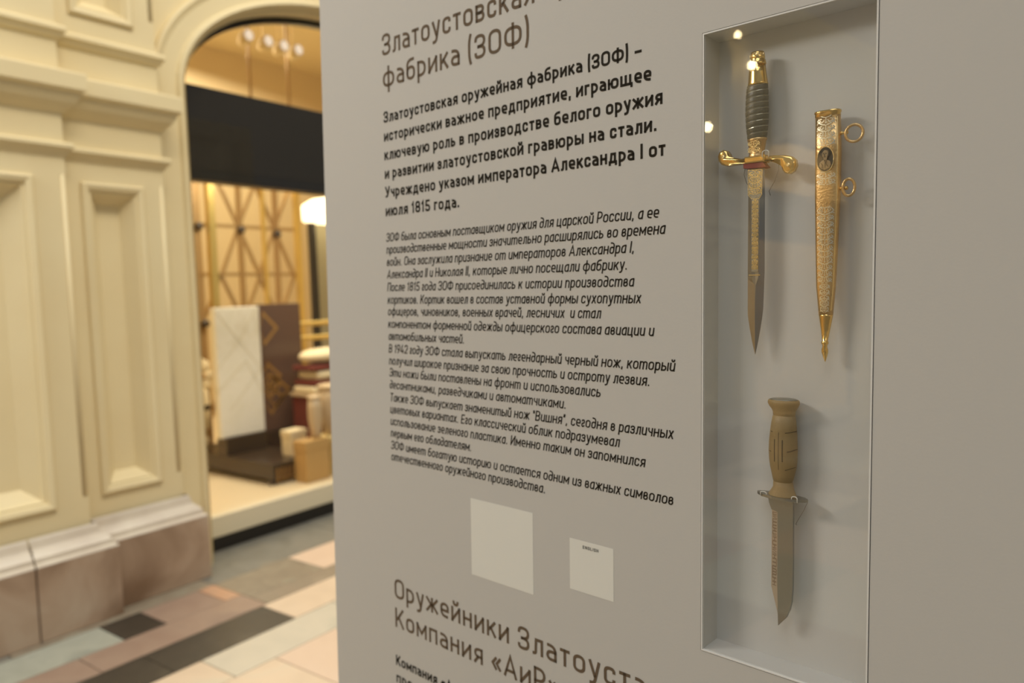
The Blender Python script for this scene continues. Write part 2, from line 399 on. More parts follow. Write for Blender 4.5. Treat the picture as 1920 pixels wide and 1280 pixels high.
def panel(par, x0, x1, z0, z1, yb, big):
    """moulded frame with a sunk field"""
    bm = bmesh.new()
    f = .012; a = .010; b = .030; c = .045
    rs = [rect(x0, x1, z0, z1, yb + .001), rect(x0, x1, z0, z1, yb - f), rect(x0 + a, x1 - a, z0 + a, z1 - a, yb - f - .006),
          rect(x0 + b, x1 - b, z0 + b, z1 - b, yb - f), rect(x0 + b + .006, x1 - b - .006, z0 + b + .006, z1 - b - .006, yb),
          rect(x0 + c, x1 - c, z0 + c, z1 - c, yb), rect(x0 + c + .012, x1 - c - .012, z0 + c + .012, z1 - c - .012, yb + .02)]
    rings_mesh(bm, rs); fin('panel_moulding', bm, M['wall'], par)
    bm = bmesh.new(); s = .05 if not big else .07
    rings_mesh(bm, [rect(x0 + c + .012, x1 - c - .012, z0 + c + .012, z1 - c - .012, yb + .02), rect(x0 + c + s, x1 - c - s, z0 + c + s * .9, z1 - c - s * .9, yb + .065)], True)
    fin('sunk_panel', bm, M['wall'], par)
def pil_body(par, x0, x1, yb, fields):
    """front face with rectangular openings stacked in z"""
    bm = bmesh.new(); xs = [x0, fields[0][0], fields[0][1], x1]; z = .44
    zs = [.0]
    for f in fields: zs += [f[2], f[3]]
    zs.append(TOPZ)
    for i in range(3):
        for j in range(len(zs) - 1):
            if i == 1 and j % 2 == 1: continue
            quad(bm, (xs[i], yb, zs[j]), (xs[i + 1], yb, zs[j]), (xs[i + 1], yb, zs[j + 1]), (xs[i], yb, zs[j + 1]))
    for x_ in (x0, x1): quad(bm, (x_, yb, 0), (x_, yb, TOPZ), (x_, 3.95, TOPZ), (x_, 3.95, 0))
    fin('pilaster_face', bm, M['wall'], par)
def bead(par, xc, yb, side):
    """staff bead set into the corner of the pilaster, stopped top and bottom"""
    for z0, z1 in ((.575, 2.045), (2.86, 4.3)):
        bm = bmesh.new()
        tube(bm, [(xc, yb + .010, z0), (xc, yb + .010, z1)], .0125, 10)
        fin('corner_bead', bm, M['wall'], par, True)
    for z0, z1 in ((0, .575), (2.045, 2.86)): obox('bead_stop', xc - .013, xc + .013, yb, yb + .1, z0, z1, M['wall'], par)
    obox('bead_back', xc - .013, xc + .010, yb + .006, yb + .1, .5, 4.3, M['wall'], par)

def bay():
    W = struct(empty('wall_left'))
    # arched wall face
    bm = bmesh.new(); pts = arch_pts(AA, BB); x0, x1 = XC - HALF, XC + HALF
    A = [bm.verts.new((p[0], 3.8, p[1])) for p in pts]
    for i, p in enumerate(pts[:-1]):
        q = pts[i + 1]
        if p[1] == 0: quad(bm, (x0, 3.8, 0), (p[0], 3.8, 0), (q[0], 3.8, q[1]), (x0, 3.8, q[1])); continue
        if q[1] == 0: quad(bm, (p[0], 3.8, 0), (x1, 3.8, 0), (x1, 3.8, p[1]), (p[0], 3.8, p[1])); continue
        quad(bm, (p[0], 3.8, p[1]), (q[0], 3.8, q[1]), (q[0], 3.8, TOPZ), (p[0], 3.8, TOPZ))
    for s in (-1, 1):
        xa = XC + s * AA; xb = XC + s * HALF
        quad(bm, (xa, 3.8, ZS), (xb, 3.8, ZS), (xb, 3.8, TOPZ), (xa, 3.8, TOPZ))
    bmesh.ops.delete(bm, geom=[v for v in A], context='VERTS')
    # reveal
    B0 = arch_pts(AA - .03, BB - .02)
    R = [[bm.verts.new((p[0], 3.815, p[1])) for p in B0], [bm.verts.new((p[0], 3.99, p[1])) for p in B0]]
    for i in range(len(B0) - 1): bm.faces.new((R[0][i], R[0][i + 1], R[1][i + 1], R[1][i]))
    fin('arch_wall', bm, M['wall'], W)
    # archivolt: stepped band swept round the opening
    bm = bmesh.new(); prof = [(.17, 3.80), (.17, 3.775), (.155, 3.768), (.14, 3.775), (.125, 3.782), (.04, 3.782), (.03, 3.765), (.012, 3.760), (.004, 3.77), (-.006, 3.79), (-.012, 3.815), (-.026, 3.820), (-.03, 3.835)]
    rr = []
    for o_, y_ in prof: rr.append([(p[0], y_, p[1]) for p in arch_pts(AA + o_, BB + o_)])
    RR = [[bm.verts.new(p) for p in r] for r in rr]
    for a, b in zip(RR, RR[1:]):
        for i in range(len(a) - 1): bm.faces.new((a[i], a[i + 1], b[i + 1], b[i]))
    fin('archivolt', bm, M['wall'], W, False)
    # pilasters, body faces, beads, panels
    for nm, xa, xb, yb, pf, big in (('c', .54, 1.60, 3.63, (.68, 1.46), True), ('r', 1.60, 2.10, 3.70, (1.692, 1.99), False), ('l', .04, .54, 3.70, (.15, .448), False)):
        P = empty('pilaster', parent=W)
        ins = .026
        pil_body(P, xa + (ins if nm != 'r' else 0), xb - (ins if nm != 'l' else 0), yb, [(pf[0], pf[1], .545, 2.03), (pf[0], pf[1], 2.80, 4.35)])
        for z0, z1 in ((.545, 2.03), (2.80, 4.35)): panel(P, pf[0], pf[1], z0, z1, yb, big)
        if nm != 'r': bead(P, xa + .013, yb, -1)
        if nm != 'l': bead(P, xb - .013, yb, 1)
    for xa, xb, yb, l, r in ((.54, 1.60, 3.63, True, True), (1.60, 2.10, 3.70, False, True), (.04, .54, 3.70, True, False)):
        for nm, pr in (('crown_cornice', PA), ('main_cornice', PB), ('necking', PC)):
            bm = bmesh.new(); moulding(bm, pr, xa, xb, yb, l, r); fin(nm, bm, M['wall'], W)
    # plinth of separate stone blocks
    def block(xa, xb, yb, l, r):
        cap = bmesh.new(); moulding(cap, PP, xa, xb, yb, l, r); fin('plinth_moulding', cap, M['plinthtop'], W)
        bm = bmesh.new(); d = .085
        box(bm, xa - (d if l else 0), xb + (d if r else 0), yb - d, yb + .12, 0, .33, .004)
        return fin('plinth_block', bm, M['plinth'], W)
    block(.54, .93, 3.63, True, False); block(.936, 1.325, 3.63, False, False); block(1.331, 1.60, 3.63, False, True)
    block(1.60, 2.10, 3.70, False, True); block(.04, .54, 3.70, True, False)
    obox('plinth_core', .1, 2.04, 3.72, 3.9, 0, .44, M['wall'], W)
    # shop window frame, sill, fascia
    F = empty('window_1', parent=W); 
    bm = bmesh.new(); o_ = arch_pts(AA - .005, BB - .0); i_ = arch_pts(AA - .075, BB - .055)
    o_ = [(a, max(b, .03)) for a, b in o_]; i_ = [(a, max(b, .03)) for a, b in i_]
    V = [[bm.verts.new((p[0], y_, p[1])) for p in q] for q, y_ in ((o_, 3.94), (i_, 3.94), (i_, 3.985), (o_, 3.985))]
    for k in range(4):
        a, b = V[k], V[(k + 1) % 4]
        for i in range(len(a) - 1): bm.faces.new((a[i], a[i + 1], b[i + 1], b[i]))
    fin('window_frame', bm, M['black'], F)
    bm = bmesh.new(); g = arch_pts(AA - .07, BB - .05); g = [(a, max(b, .2)) for a, b in g]
    vs = [bm.verts.new((p[0], 3.965, p[1])) for p in g]; bm.faces.new(vs); fin('window_pane', bm, M['shopglass'], F)
    obox('bottom_rail', XC - AA + .03, XC + AA - .03, 3.95, 3.99, .0, .082, M['black'], F)
    obox('window_sill', XC - AA + .03, XC + AA - .03, 3.945, 4.02, .082, .205, M['sill'], F, .004)
    FA = empty('fascia', parent=W)
    obox('fascia_board', XC - 1.25, XC + 1.25, 4.03, 4.11, 2.215, 2.70, M['header'], FA, .004)
    obox('fascia_trim', XC - 1.25, XC + 1.25, 4.02, 4.12, 2.155, 2.215, M['black'], FA)
    return W
B1 = bay()
for off in (-5.06, 5.06, -10.12, -15.18):
    c = copy_tree(B1); c.location.x = off
# far side of the arcade: the same bays turned round
for off in (5.06, 0, -5.06, -10.12):
    c = copy_tree(B1); c.name = 'wall_right'; c.rotation_euler = (0, 0, PI); c.location = (XC * 2 - 3.6 + off, -.45, 0)
struct(obox('wall_end', 11.2, 11.4, -4.4, 4.0, 0, 4.6, M['wall']))
# shop rooms seen through the arches
def room(x0, x1, y1, nm, lit):
    bm = bmesh.new()
    quad(bm, (x0, y1, .17), (x1, y1, .17), (x1, y1, 4.25), (x0, y1, 4.25)); quad(bm, (x0, 4.0, .17), (x0, y1, .17), (x0, y1, 4.25), (x0, 4.0, 4.25)); quad(bm, (x1, 4.0, .17), (x1, y1, .17), (x1, y1, 4.25), (x1, 4.0, 4.25))
    struct(fin('wall_back', bm, M['gall']))
    bm = bmesh.new(); box(bm, x0, x1, 4.0, y1, .05, .17); struct(fin('floor', bm, M['shopfl']))
    bm = bmesh.new(); box(bm, x0, x1, 4.0, y1, 4.25, 4.35); struct(fin('ceiling', bm, M['ceil']))
room(2.2, 8.2, 7.6, 'shop', 1)
for k in (1, 2): room(-2.85 - 5.06 * (k - 1), -.08 - 5.06 * (k - 1), 5.6, 'shop', 1)
area('shop_ceiling_light', (4.4, 6.7, 4.15), (4.2, 6.0, 0), 2.6, 1.2, 95, (1, .87, .62))
area('shop_window_light', (3.5, 4.5, 2.68), (3.6, 5.0, 0), 1.6, .3, 38, (1, .88, .66))
area('shop_light', (-1.46, 4.8, 4.1), (-1.46, 4.8, 0), 2, 1, 60, (1, .82, .5))
area('shop_light', (-6.5, 4.8, 4.1), (-6.5, 4.8, 0), 2, 1, 60, (1, .82, .5))

# ---------------------------------------------------------------- display panel stand
U = Vector((-0.10407193884051763, -0.9944843731760692, -0.013033152135076208)).normalized()
Wv = Vector((0.014859782278603703, -0.014657645270171363, 0.9997821464227926)).normalized()
Nn = Vector((-0.9944587565186441, 0.10385559659322316, 0.016303270826973342)).normalized()
Yl = -Nn
ROT = Matrix(((U.x, Yl.x, Wv.x), (U.y, Yl.y, Wv.y), (U.z, Yl.z, Wv.z)))
PO = Vector((0.84884697, 0.27514209, 1.54037351))
def on_panel(u, v, d): return PO + ROT @ Vector((u, d, v))

PANEL = tag(empty('exhibition_stand', PO, ROT), 'tall light grey exhibition panel printed with text, with a glazed case set in', 'exhibition stand')
L0, R0, T0, B0_ = -.8345, .62, .74, -1.53
hx0, hx1, hz0, hz1 = -.0669, .1262, -.5360, .2012      # opening for the case
bm = bmesh.new()
rings_mesh(bm, [rect(L0, R0, B0_, T0, .09), rect(L0, R0, B0_, T0, .0015), rect(L0 + .0015, R0 - .0015, B0_ + .0015, T0 - .0015, 0), rect(hx0, hx1, hz0, hz1, 0), rect(hx0, hx1, hz0, hz1, .005)])
quad(bm, (L0, .09, B0_), (R0, .09, B0_), (R0, .09, T0), (L0, .09, T0))
fin('board', bm, M['board'], PANEL)
# recessed case: outer gap, light acrylic rim, lining, glass
CASE = empty('display_case', parent=PANEL)
def frame_mesh(name, x0, x1, z0, z1, wd, y0, y1, mt, bev=0):
    bm = bmesh.new()
    rings_mesh(bm, [rect(x0, x1, z0, z1, y1), rect(x0, x1, z0, z1, y0), rect(x0 + wd, x1 - wd, z0 + wd, z1 - wd, y0), rect(x0 + wd, x1 - wd, z0 + wd, z1 - wd, y1), rect(x0, x1, z0, z1, y1)])
    return fin(name, bm, mt, CASE)
frame_mesh('shadow_gap', hx0 - .0001, hx1 + .0001, hz0 - .0001, hz1 + .0001, .0012, .0030, .004, M['dark'])
frame_mesh('case_rim', hx0 + .0009, hx1 - .0009, hz0 + .0009, hz1 - .0009, .0016, -.0006, .036, M['rim'])
ix0, ix1, iz0, iz1 = hx0 + .0022, hx1 - .0022, hz0 + .0022, hz1 - .0022
DEP = .0372
obox('case_back', ix0 - .001, ix1 + .001, DEP, DEP + .003, iz0 - .001, iz1 + .001, M['liner'], CASE)
obox('case_side', ix0 - .001, ix0 + .0005, .0035, DEP, iz0, iz1, M['liner'], CASE)
obox('case_side', ix1 - .0005, ix1 + .001, .0035, DEP, iz0, iz1, M['liner'], CASE)
obox('case_top', ix0, ix1, .0035, DEP, iz1 - .0005, iz1 + .001, M['liner'], CASE)
obox('case_bottom', ix0, ix1, .0035, DEP, iz0 - .001, iz0 + .0005, M['liner'], CASE)
bm = bmesh.new(); quad(bm, (ix0, .001, iz0), (ix1, .001, iz0), (ix1, .001, iz1), (ix0, .001, iz1))
fin('glass_pane', bm, M['glass'], CASE)

# blank white code stickers (the small one keeps its heading)
def sticker(x0, x1, z0, z1, label):
    o = obox('sticker', x0, x1, -.0003, .0002, z0, z1, M['sticker'], PANEL); o['label'] = label; return o
sticker(-.4620, -.3344, -.5372, -.4158, 'larger blank white square sticker')
s2 = sticker(-.2672, -.1940, -.5099, -.4380, 'smaller white sticker headed ENGLISH')
tl, _ = text_line('heading', 'ENGLISH', UP, -.2444, -.2181, -.4482, .0045, 8, 0, M['text'], s2, y=-.0006)

# printed lines
def TL(txt, u1, w0, fit=None): return text_line('title_line', txt, UP, -.6555, u1, w0, .0350, 6.6, 0, M['title'], PANEL, 11, fit)
TL('Златоустовская оружейная', -.4161, .3024, 'Златоустов')
TL('фабрика (ЗОФ)', -.3306, .2500)
TL('Оружейники Златоуста', -.3840, -.6262, 'Оружейники')
TL('Компания «АиР»', -.4402, -.6785, 'Компания')
bold = [('Златоустовская оружейная фабрика (ЗОФ) –', -.1477, .1921), ('исторически важное предприятие, играющее', -.1346, .1610),
        ('ключевую роль в производстве белого оружия', -.1190, .1299), ('и развитии златоустовской гравюры на стали.', -.1274, .0988),
        ('Учреждено указом императора Александра I от', -.1150, .0676), ('июля 1815 года.', -.4758, .0362)]
for i, (t_, u1, w0) in enumerate(bold):
    o, k = text_line('intro_line', t_, UP, -.6560, u1, w0, .0186, 8.8, 0, M['text'], PANEL, 6)
text_line('intro_line', 'Компания «АиР»', UP, -.6560, -.5480, -.7475, .0186, 8.8, 0, M['text'], PANEL, 6, 'Компания')
text_line('intro_line', 'предприятие', UP, -.6560, -.4900, -.7786, .0186, 8.8, 0, M['text'], PANEL, 6)
body = [('ЗОФ была основным поставщиком оружия для царской России, а ее', -.1252, -.0068), ('производственные мощности значительно расширялись во времена', -.1165, -.0272),
        ('войн. Она заслужила признание от императоров Александра I,', -.1609, -.0480), ('Александра II и Николая II, которые лично посещали фабрику.', -.1713, -.0691),
        ('После 1815 года ЗОФ присоединилась к истории производства', -.1615, -.0908), ('кортиков. Кортик вошел в состав уставной формы сухопутных', -.1513, -.1121),
        ('офицеров, чиновников, военных врачей, лесничих  и стал', -.2129, -.1319), ('компонентом форменной одежды офицерского состава авиации и', -.1324, -.1532),
        ('автомобильных частей.', -.4710, -.1740),
        ('В 1942 году ЗОФ стала выпускать легендарный черный нож, который', -.1028, -.1957), ('получил широкое признание за свою прочность и остроту лезвия.', -.1384, -.2163),
        ('Эти ножи были поставлены на фронт и использовались', -.2139, -.2366), ('десантниками, разведчиками и автоматчиками.', -.2721, -.2576),
        ('Также ЗОФ выпускает знаменитый нож “Вишня”, сегодня в различных', -.1050, -.2797), ('цветовых вариантах. Его классический облик подразумевал', -.1843, -.3000),
        ('использование зеленого пластика. Именно таким он запомнился', -.1455, -.3209), ('первым его обладателям.', -.4590, -.3415),
        ('ЗОФ имеет богатую историю и остается одним из важных символов', -.1050, -.3628), ('отечественного оружейного производства.', -.3109, -.3828)]
for t_, u1, w0 in body:
    o, k = text_line('body_line', t_, IT, -.6562, u1, w0, .0148, 6.1, .16, M['text'], PANEL, 9)

# ---------------------------------------------------------------- things inside the case
K = 1.0246
DY = .020
def case_thing(name, u, v, label, cat, group=None):
    """empty at (u, v) given in millimetres of the case front, hung 20 mm behind the glass"""
    t = tag(empty(name, on_panel(K * u / 1000 - .0089, K * v / 1000 + .0024, DY), ROT), label, cat, group)
    t['o'] = 0; del t['o']; t_org[t.name] = (u, v); return t
t_org = {}
def loc(t, pts):
    u, v = t_org[t.name]; return [(K * (a - u) / 1000, K * (b - v) / 1000) for a, b in pts]
def body_loft(name, t, secs, mt, n=28, ex=1.0, parent=None, smooth=True):
    """secs: (centre u, v, half width, half depth) in mm"""
    u, v = t_org[t.name]; bm = bmesh.new()
    loft(bm, [ell(K * (s[0] - u) / 1000, K * (s[1] - v) / 1000, K * s[2] / 1000, K * s[3] / 1000, 0, n, ex) for s in secs])
    return fin(name, bm, mt, parent or t, smooth)
def spiral(cx, cz, r0, turns, a0, sgn, n=16):
    return [(cx + sgn * r0 * (1 - .85 * k / n) * math.cos(a0 + turns * 2 * PI * k / n), cz + r0 * (1 - .85 * k / n) * math.sin(a0 + turns * 2 * PI * k / n)) for k in range(n + 1)]
def scrolls(bm, t, cx, z0, z1, hwf, y, lw, pitch=7.0, dense=True):
    """mirrored scroll and leaf ornament running down an axis"""
    zc = z0; i = 0
    u, v = t_org[t.name]
    def put(pts, w_=lw):
        yy = y if not callable(y) else None
        P = [(K * (a - u) / 1000, K * (b - v) / 1000) for a, b in pts]
        ribbon(bm, P, w_ / 1000, yy)
    base = pitch; rs = random.Random(int(z0 * 10) + 5)
    while zc - base * .8 > z1:
        pitch = base * rs.uniform(.78, 1.12); a_ = rs.choice((0, PI, PI / 2)); tn = rs.uniform(.9, 1.4)
        if zc - pitch < z1: pitch = zc - z1
        hw = hwf(zc - pitch / 2); c = cx(zc) if callable(cx) else cx
        for s in (-1, 1):
            put(spiral(c + s * hw * .48, zc - pitch * .35, min(hw * .42, pitch * .36), tn, a_, s))
            if dense: put(spiral(c + s * hw * .72, zc - pitch * .72, min(hw * .2, pitch * .18), 1.0, PI - a_, s, 10), lw * .8)
            put([(c + s * hw * .08, zc - pitch), (c + s * hw * .55, zc - pitch * .86), (c + s * hw * .9, zc - pitch * .5), (c + s * hw * .72, zc - pitch * .2)])
            put([(c, zc - pitch * .1), (c + s * hw * .3, zc - pitch * .02), (c + s * hw * .55, zc + pitch * .12)])
            if dense:
                put([(c + s * hw * .2, zc - pitch * .6), (c + s * hw * .42, zc - pitch * .72), (c + s * hw * .5, zc - pitch * .9)], lw * .8)
                put([(c + s * hw * .85, zc - pitch * .75), (c + s * hw * .95, zc - pitch * .92)], lw * .8)
        put([(c, zc - pitch * .15), (c, zc - pitch * .55)])
        dd = pitch * .1
        put([(c, zc - pitch * .6), (c + dd, zc - pitch * .7), (c, zc - pitch * .82), (c - dd, zc - pitch * .7), (c, zc - pitch * .6)], lw * .8)
        zc -= pitch; i += 1

# dress dagger
D = case_thing('dress_dagger', 0, 50, 'gilt hilted dress dagger with dark wire-wound grip and etched blade', 'dagger')
body_loft('pommel', D, [(0, 165.2, 3, 2.5), (0, 164.6, 7.0, 6), (.1, 163.4, 7.6, 6.6), (.1, 158.4, 8.4, 7.2), (.1, 157.4, 8.2, 7.0), (.2, 156.8, 7.6, 6.6), (.2, 155.6, 8.9, 7.6), (.3, 152.3, 9.4, 8.0), (.3, 151.2, 9.5, 8.1), (.3, 150.6, 9.1, 7.8)], M['gold'])
bm = bmesh.new(); u0, v0 = t_org[D.name]
for k in range(9):
    a = PI + PI * (k + .5) / 9
    P = []
    for q in range(9):
        b = 2 * PI * q / 8; aa = a + .13 * math.cos(b); zz = 160.9 + 1.7 * math.sin(b)
        P.append((K * 8.1 * math.cos(aa) / 1000, K * 7.1 * math.sin(aa) / 1000, K * (zz - v0) / 1000))
    tube(bm, P[:-1], .00028, 4, True)
fin('pommel_beading', bm, M['goldbright'], D)
body_loft('top_ferrule', D, [(.3, 150.4, 8.9, 7.6), (.4, 142, 9.6, 8.1), (.9, 131.5, 10.8, 9.0), (.9, 129.8, 11.2, 9.2), (.9, 128.6, 11.2, 9.2)], M['gold'])
gs = [(.4, 128.6, 11.6, 8.6), (.2, 122, 12.4, 9.1), (.1, 108, 12.9, 9.5), (.2, 98, 13.2, 9.6), (.3, 86, 12.6, 9.2), (.4, 76, 11.5, 8.6), (.5, 70.2, 10.8, 8.2)]
def gsec(z_):
    for a, b in zip(gs, gs[1:]):
        if b[1] <= z_ <= a[1]:
            f = (a[1] - z_) / (a[1] - b[1]); return [a[i] + (b[i] - a[i]) * f for i in range(4)]
    return gs[0] if z_ > gs[0][1] else gs[-1]
# grip with spiral swells between the windings
bm = bmesh.new(); rings = []; NZ = 110; PIT = 6.5
for k in range(NZ + 1):
    z_ = 128.6 - 58.4 * k / NZ; s = gsec(z_); r = []
    for q in range(32):
        a = 2 * PI * q / 32; ph = ((z_ / PIT) - a / (2 * PI)) % 1
        f = 1 - .045 * (abs(ph - .5) * 2) ** 4
        r.append((K * (s[0] + s[2] * f * math.cos(a) - u0) / 1000, K * s[3] * f * math.sin(a) / 1000, K * (z_ - v0) / 1000))
    rings.append(r)
loft(bm, rings); fin('grip', bm, M['grip'], D, True)
bm = bmesh.new(); P = []
for k in range(24 * 9 + 1):
    a = 2 * PI * k / 24; z_ = 70.5 + PIT * k / 24 - .2
    if z_ > 128.4: break
    s = gsec(z_); P.append((K * (s[0] + s[2] * .985 * math.cos(a)) / 1000, K * s[3] * .985 * math.sin(a) / 1000, K * (z_ - v0) / 1000))
tube(bm, P, .00034, 5); fin('grip_wire', bm, M['wire'], D)
body_loft('bottom_ferrule', D, [(.6, 70.4, 11.0, 8.6), (.6, 68.6, 11.0, 8.6), (.5, 67.8, 10.2, 8.0), (.3, 58, 8.9, 7.2), (.2, 52.5, 8.6, 7.0), (.2, 51.6, 9.4, 7.4), (.2, 50.4, 9.4, 7.4), (.2, 49.6, 8.4, 7)], M['gold2'])
bm = bmesh.new()
scrolls(bm, D, .3, 67.0, 52, lambda z_: 7.5, -.0086, .34, 6.6); fin('ferrule_engraving', bm, M['goldbright'], D)
go = [(-16, 49.8), (-28.4, 50.2), (-30.3, 54), (-31.6, 58.2), (-34.2, 61.8), (-38.9, 63.4), (-43.4, 61.3), (-45.4, 56.6), (-44.6, 51), (-41, 46.6), (-35.2, 44.4), (-27.9, 44.4), (-16, 44.2), (2.4, 43.8), (17, 43.6), (25, 43.3), (27.8, 41.2), (29.2, 37), (30.3, 32), (33, 28.8), (37.9, 27.5), (42.6, 30), (45.3, 36), (44.3, 42), (40.2, 46), (33, 48.2), (25, 48.8), (17, 49.1), (2.3, 50.4)]
bm = bmesh.new(); extrude_outline(bm, loc(D, go), -.0046, .0042, .0030); guard = fin('crossguard', bm, M['gold'], D, True)
bm = bmesh.new(); extrude_outline(bm, loc(D, [(-11.5, 51.2), (12, 51.2), (12.6, 47.5), (11.5, 43.4), (-11, 43.4), (-12, 47.5)]), -.0075, .0075, .002); fin('guard_block', bm, M['gold'], D)
for a, b in ((-38.2, 54.8), (37.2, 37.0)):
    bm = bmesh.new(); q = loc(D, [(a, b)])[0]
    rings = [[(q[0] + r * math.cos(2 * PI * k / 14), y_, q[1] + r * math.sin(2 * PI * k / 14)) for k in range(14)] for r, y_ in ((.0020, -.0040), (.0020, -.0050), (.0013, -.0054), (.0011, -.0049), (.0007, -.0049), (.0004, -.0053))]
    loft(bm, rings); fin('guard_rosette', bm, M['goldbright'], D)
bm = bmesh.new(); extrude_outline(bm, loc(D, [(-13.2, 44.0), (9.5, 43.2), (14.0, 37.6), (9.4, 37.0), (-9.4, 38.2), (-13.2, 38.9)]), -.0058, .0058, .0006); o = fin('blade_pad', bm, M['red'], D); o['label'] = 'dark red leather pad under the guard'
def blade(name, t, secs, mt):
    """secs: v, left u, ridge/fuller left, fuller right, right u, depth edge of flats (mm), fuller depth"""
    u, v = t_org[t.name]; bm = bmesh.new(); rings = []
    for v_, a, fa, fb, b, dp, fd in secs:
        pts = [(a, -.15), (fa, -dp), ((fa + fb) / 2, -fd), (fb, -dp), (b, -.15), (b, .15), (fb, dp), ((fa + fb) / 2, fd), (fa, dp), (a, .15)]
        rings.append([(K * (p - u) / 1000, K * d / 1000, K * (v_ - v) / 1000) for p, d in pts])
    loft(bm, rings); return fin(name, bm, mt, t)
bl = blade('blade', D, [(38.5, -9.3, -5.2, 5.2, 9.4, 2.3, 2.1), (8, -9.4, -4.8, 4.8, 9.9, 2.3, 1.9), (-78, -9.4, -4.3, 4.3, 10.2, 2.2, 1.7), (-84, -9.3, -3.6, 3.8, 10.0, 2.2, 2.0), (-92, -9.3, -.8, 1.2, 9.8, 2.3, 2.35), (-104, -9.2, -.4, .8, 9.4, 2.2, 2.25), (-118, -9.2, -.4, .6, 8.9, 2.0, 2.05), (-127, -8.9, -.4, .5, 8.0, 1.8, 1.85), (-140, -6.8, -.4, .4, 6.0, 1.5, 1.55), (-155, -3.8, -.3, .3, 3.4, 1.0, 1.0), (-165, -1.4, -.1, .2, 1.4, .5, .5), (-170, -.2, -.05, .05, .2, .1, .1)], M['steel'])
bm = bmesh.new(); extrude_outline(bm, loc(D, [(-8.4, 36.6), (7.7, 35.6), (7.6, 8.5), (4.2, 4), (3.9, -77.5), (-3.9, -77.2), (-4.4, 4.5), (-8.5, 9.5)]), -.00262, -.0024); fin('etched_field', bm, M['etched'], bl)
bm = bmesh.new()
scrolls(bm, D, -.4, 35.5, 8, lambda z_: 7.6, -.0028, .46, 6.4); scrolls(bm, D, -.1, 3.5, -76, lambda z_: 3.7, -.0028, .40, 5.6)
for z_ in (-22.5, -50): ribbon(bm, loc(D, [(-2.4, z_), (2.4, z_)]), .0006, -.0029)
ribbon(bm, loc(D, [(-7, -80.5), (6.4, -80.7)]), .0005, -.0029)
ribbon(bm, loc(D, [(-8.4, 36.6), (7.7, 35.6), (7.6, 8.5), (4.4, 4), (-4.4, 4.5), (-8.5, 9.5)]), .0003, -.0029, True)
fin('blade_engraving', bm, M['goldbright'], bl)

# scabbard
S_ = case_thing('scabbard', 78, 50, 'gilt engraved dagger scabbard with two hanging rings and oval portrait medallion', 'scabbard')
ss = [(77.2, 84, 12.4, 6), (78.2, 49, 12.9, 6.2), (78.0, 0, 12.6, 6.1), (77.8, -47, 11.3, 5.8), (77.5, -94.7, 9.7, 5.4), (77.8, -124.9, 7.0, 4.6)]
body_loft('scabbard_body', S_, ss, M['gold2'], 32, .62)
body_loft('throat_rim', S_, [(77.1, 88.0, 12.0, 6.0), (77.1, 87.6, 13.2, 7.2), (77.1, 85.6, 13.4, 7.4), (77.1, 84.9, 12.6, 6.4), (77.1, 82.6, 12.8, 6.6), (77.1, 81.8, 12.5, 6.2)], M['gold'], 32, .7)
body_loft('chape', S_, [(77.8, -124.2, 7.5, 5.0), (77.8, -126, 7.2, 4.8), (77.6, -140, 4.8, 3.9), (77.2, -152.4, 2.9, 2.9), (77.1, -153.2, 3.6, 3.6), (77.1, -155, 3.8, 3.8), (77.1, -156.6, 2.7, 2.7), (77.1, -158.6, 2.5, 2.5), (77.0, -161.5, 3.4, 3.4), (77.2, -164.5, 3.4, 3.4), (77.4, -168.5, 2.3, 2.3), (77.6, -172.5, 1.0, 1.0), (77.7, -174.6, .3, .3)], M['gold'], 20)
def shw(z_):
    for a, b in zip(ss, ss[1:]):
        if b[1] <= z_ <= a[1]: f = (a[1] - z_) / (a[1] - b[1]); return a[2] + (b[2] - a[2]) * f
    return ss[0][2] if z_ > 84 else ss[-1][2]
def sdp(z_):
    for a, b in zip(ss, ss[1:]):
        if b[1] <= z_ <= a[1]: f = (a[1] - z_) / (a[1] - b[1]); return a[3] + (b[3] - a[3]) * f
    return ss[-1][3]
bm = bmesh.new()
def mapd(bm, extra):
    for v in bm.verts:
        z_ = v.co.z / K * 1000 + 50; x_ = v.co.x / K * 1000 + 78
        h_ = shw(z_); f = min(1, abs(x_ - 77.8) / h_)
        v.co.y = -(K / 1000) * (sdp(z_) * (max(0, 1 - f ** (2 / .62))) ** (.31) + extra)
scrolls(bm, S_, 77.4, 81, 50.5, lambda z_: shw(z_) * .78, 0, .44, 7.4)
mapd(bm, .25); fin('upper_engraving', bm, M['silverorn'], S_); bm = bmesh.new()
scrolls(bm, S_, 78, 24, 5, lambda z_: shw(z_) * .80, 0, .44, 7.6)
mapd(bm, .25); fin('middle_engraving', bm, M['silverorn'], S_); bm = bmesh.new()
scrolls(bm, S_, 77.8, -12, -92, lambda z_: shw(z_) * .78, 0, .40, 6.8)
mapd(bm, .25); fin('scabbard_engraving', bm, M['silverorn'], S_)
bm = bmesh.new(); scrolls(bm, S_, 77.8, -92, -122, lambda z_: shw(z_) * .6, 0, .42, 6.2); mapd(bm, .25); fin('lower_engraving', bm, M['silverorn'], S_)
bm = bmesh.new()
for s in (-1, 1):
    ribbon(bm, loc(S_, [(77.8 + s * shw(z_) * .86, z_) for z_ in range(80, -124, -4)]), .00028, 0)
ribbon(bm, loc(S_, [(77.9 - 8, 81), (77.9 + 8, 80.5)]), .0003, 0)
mapd(bm, .25); fin('border_lines', bm, M['goldbright'], S_)
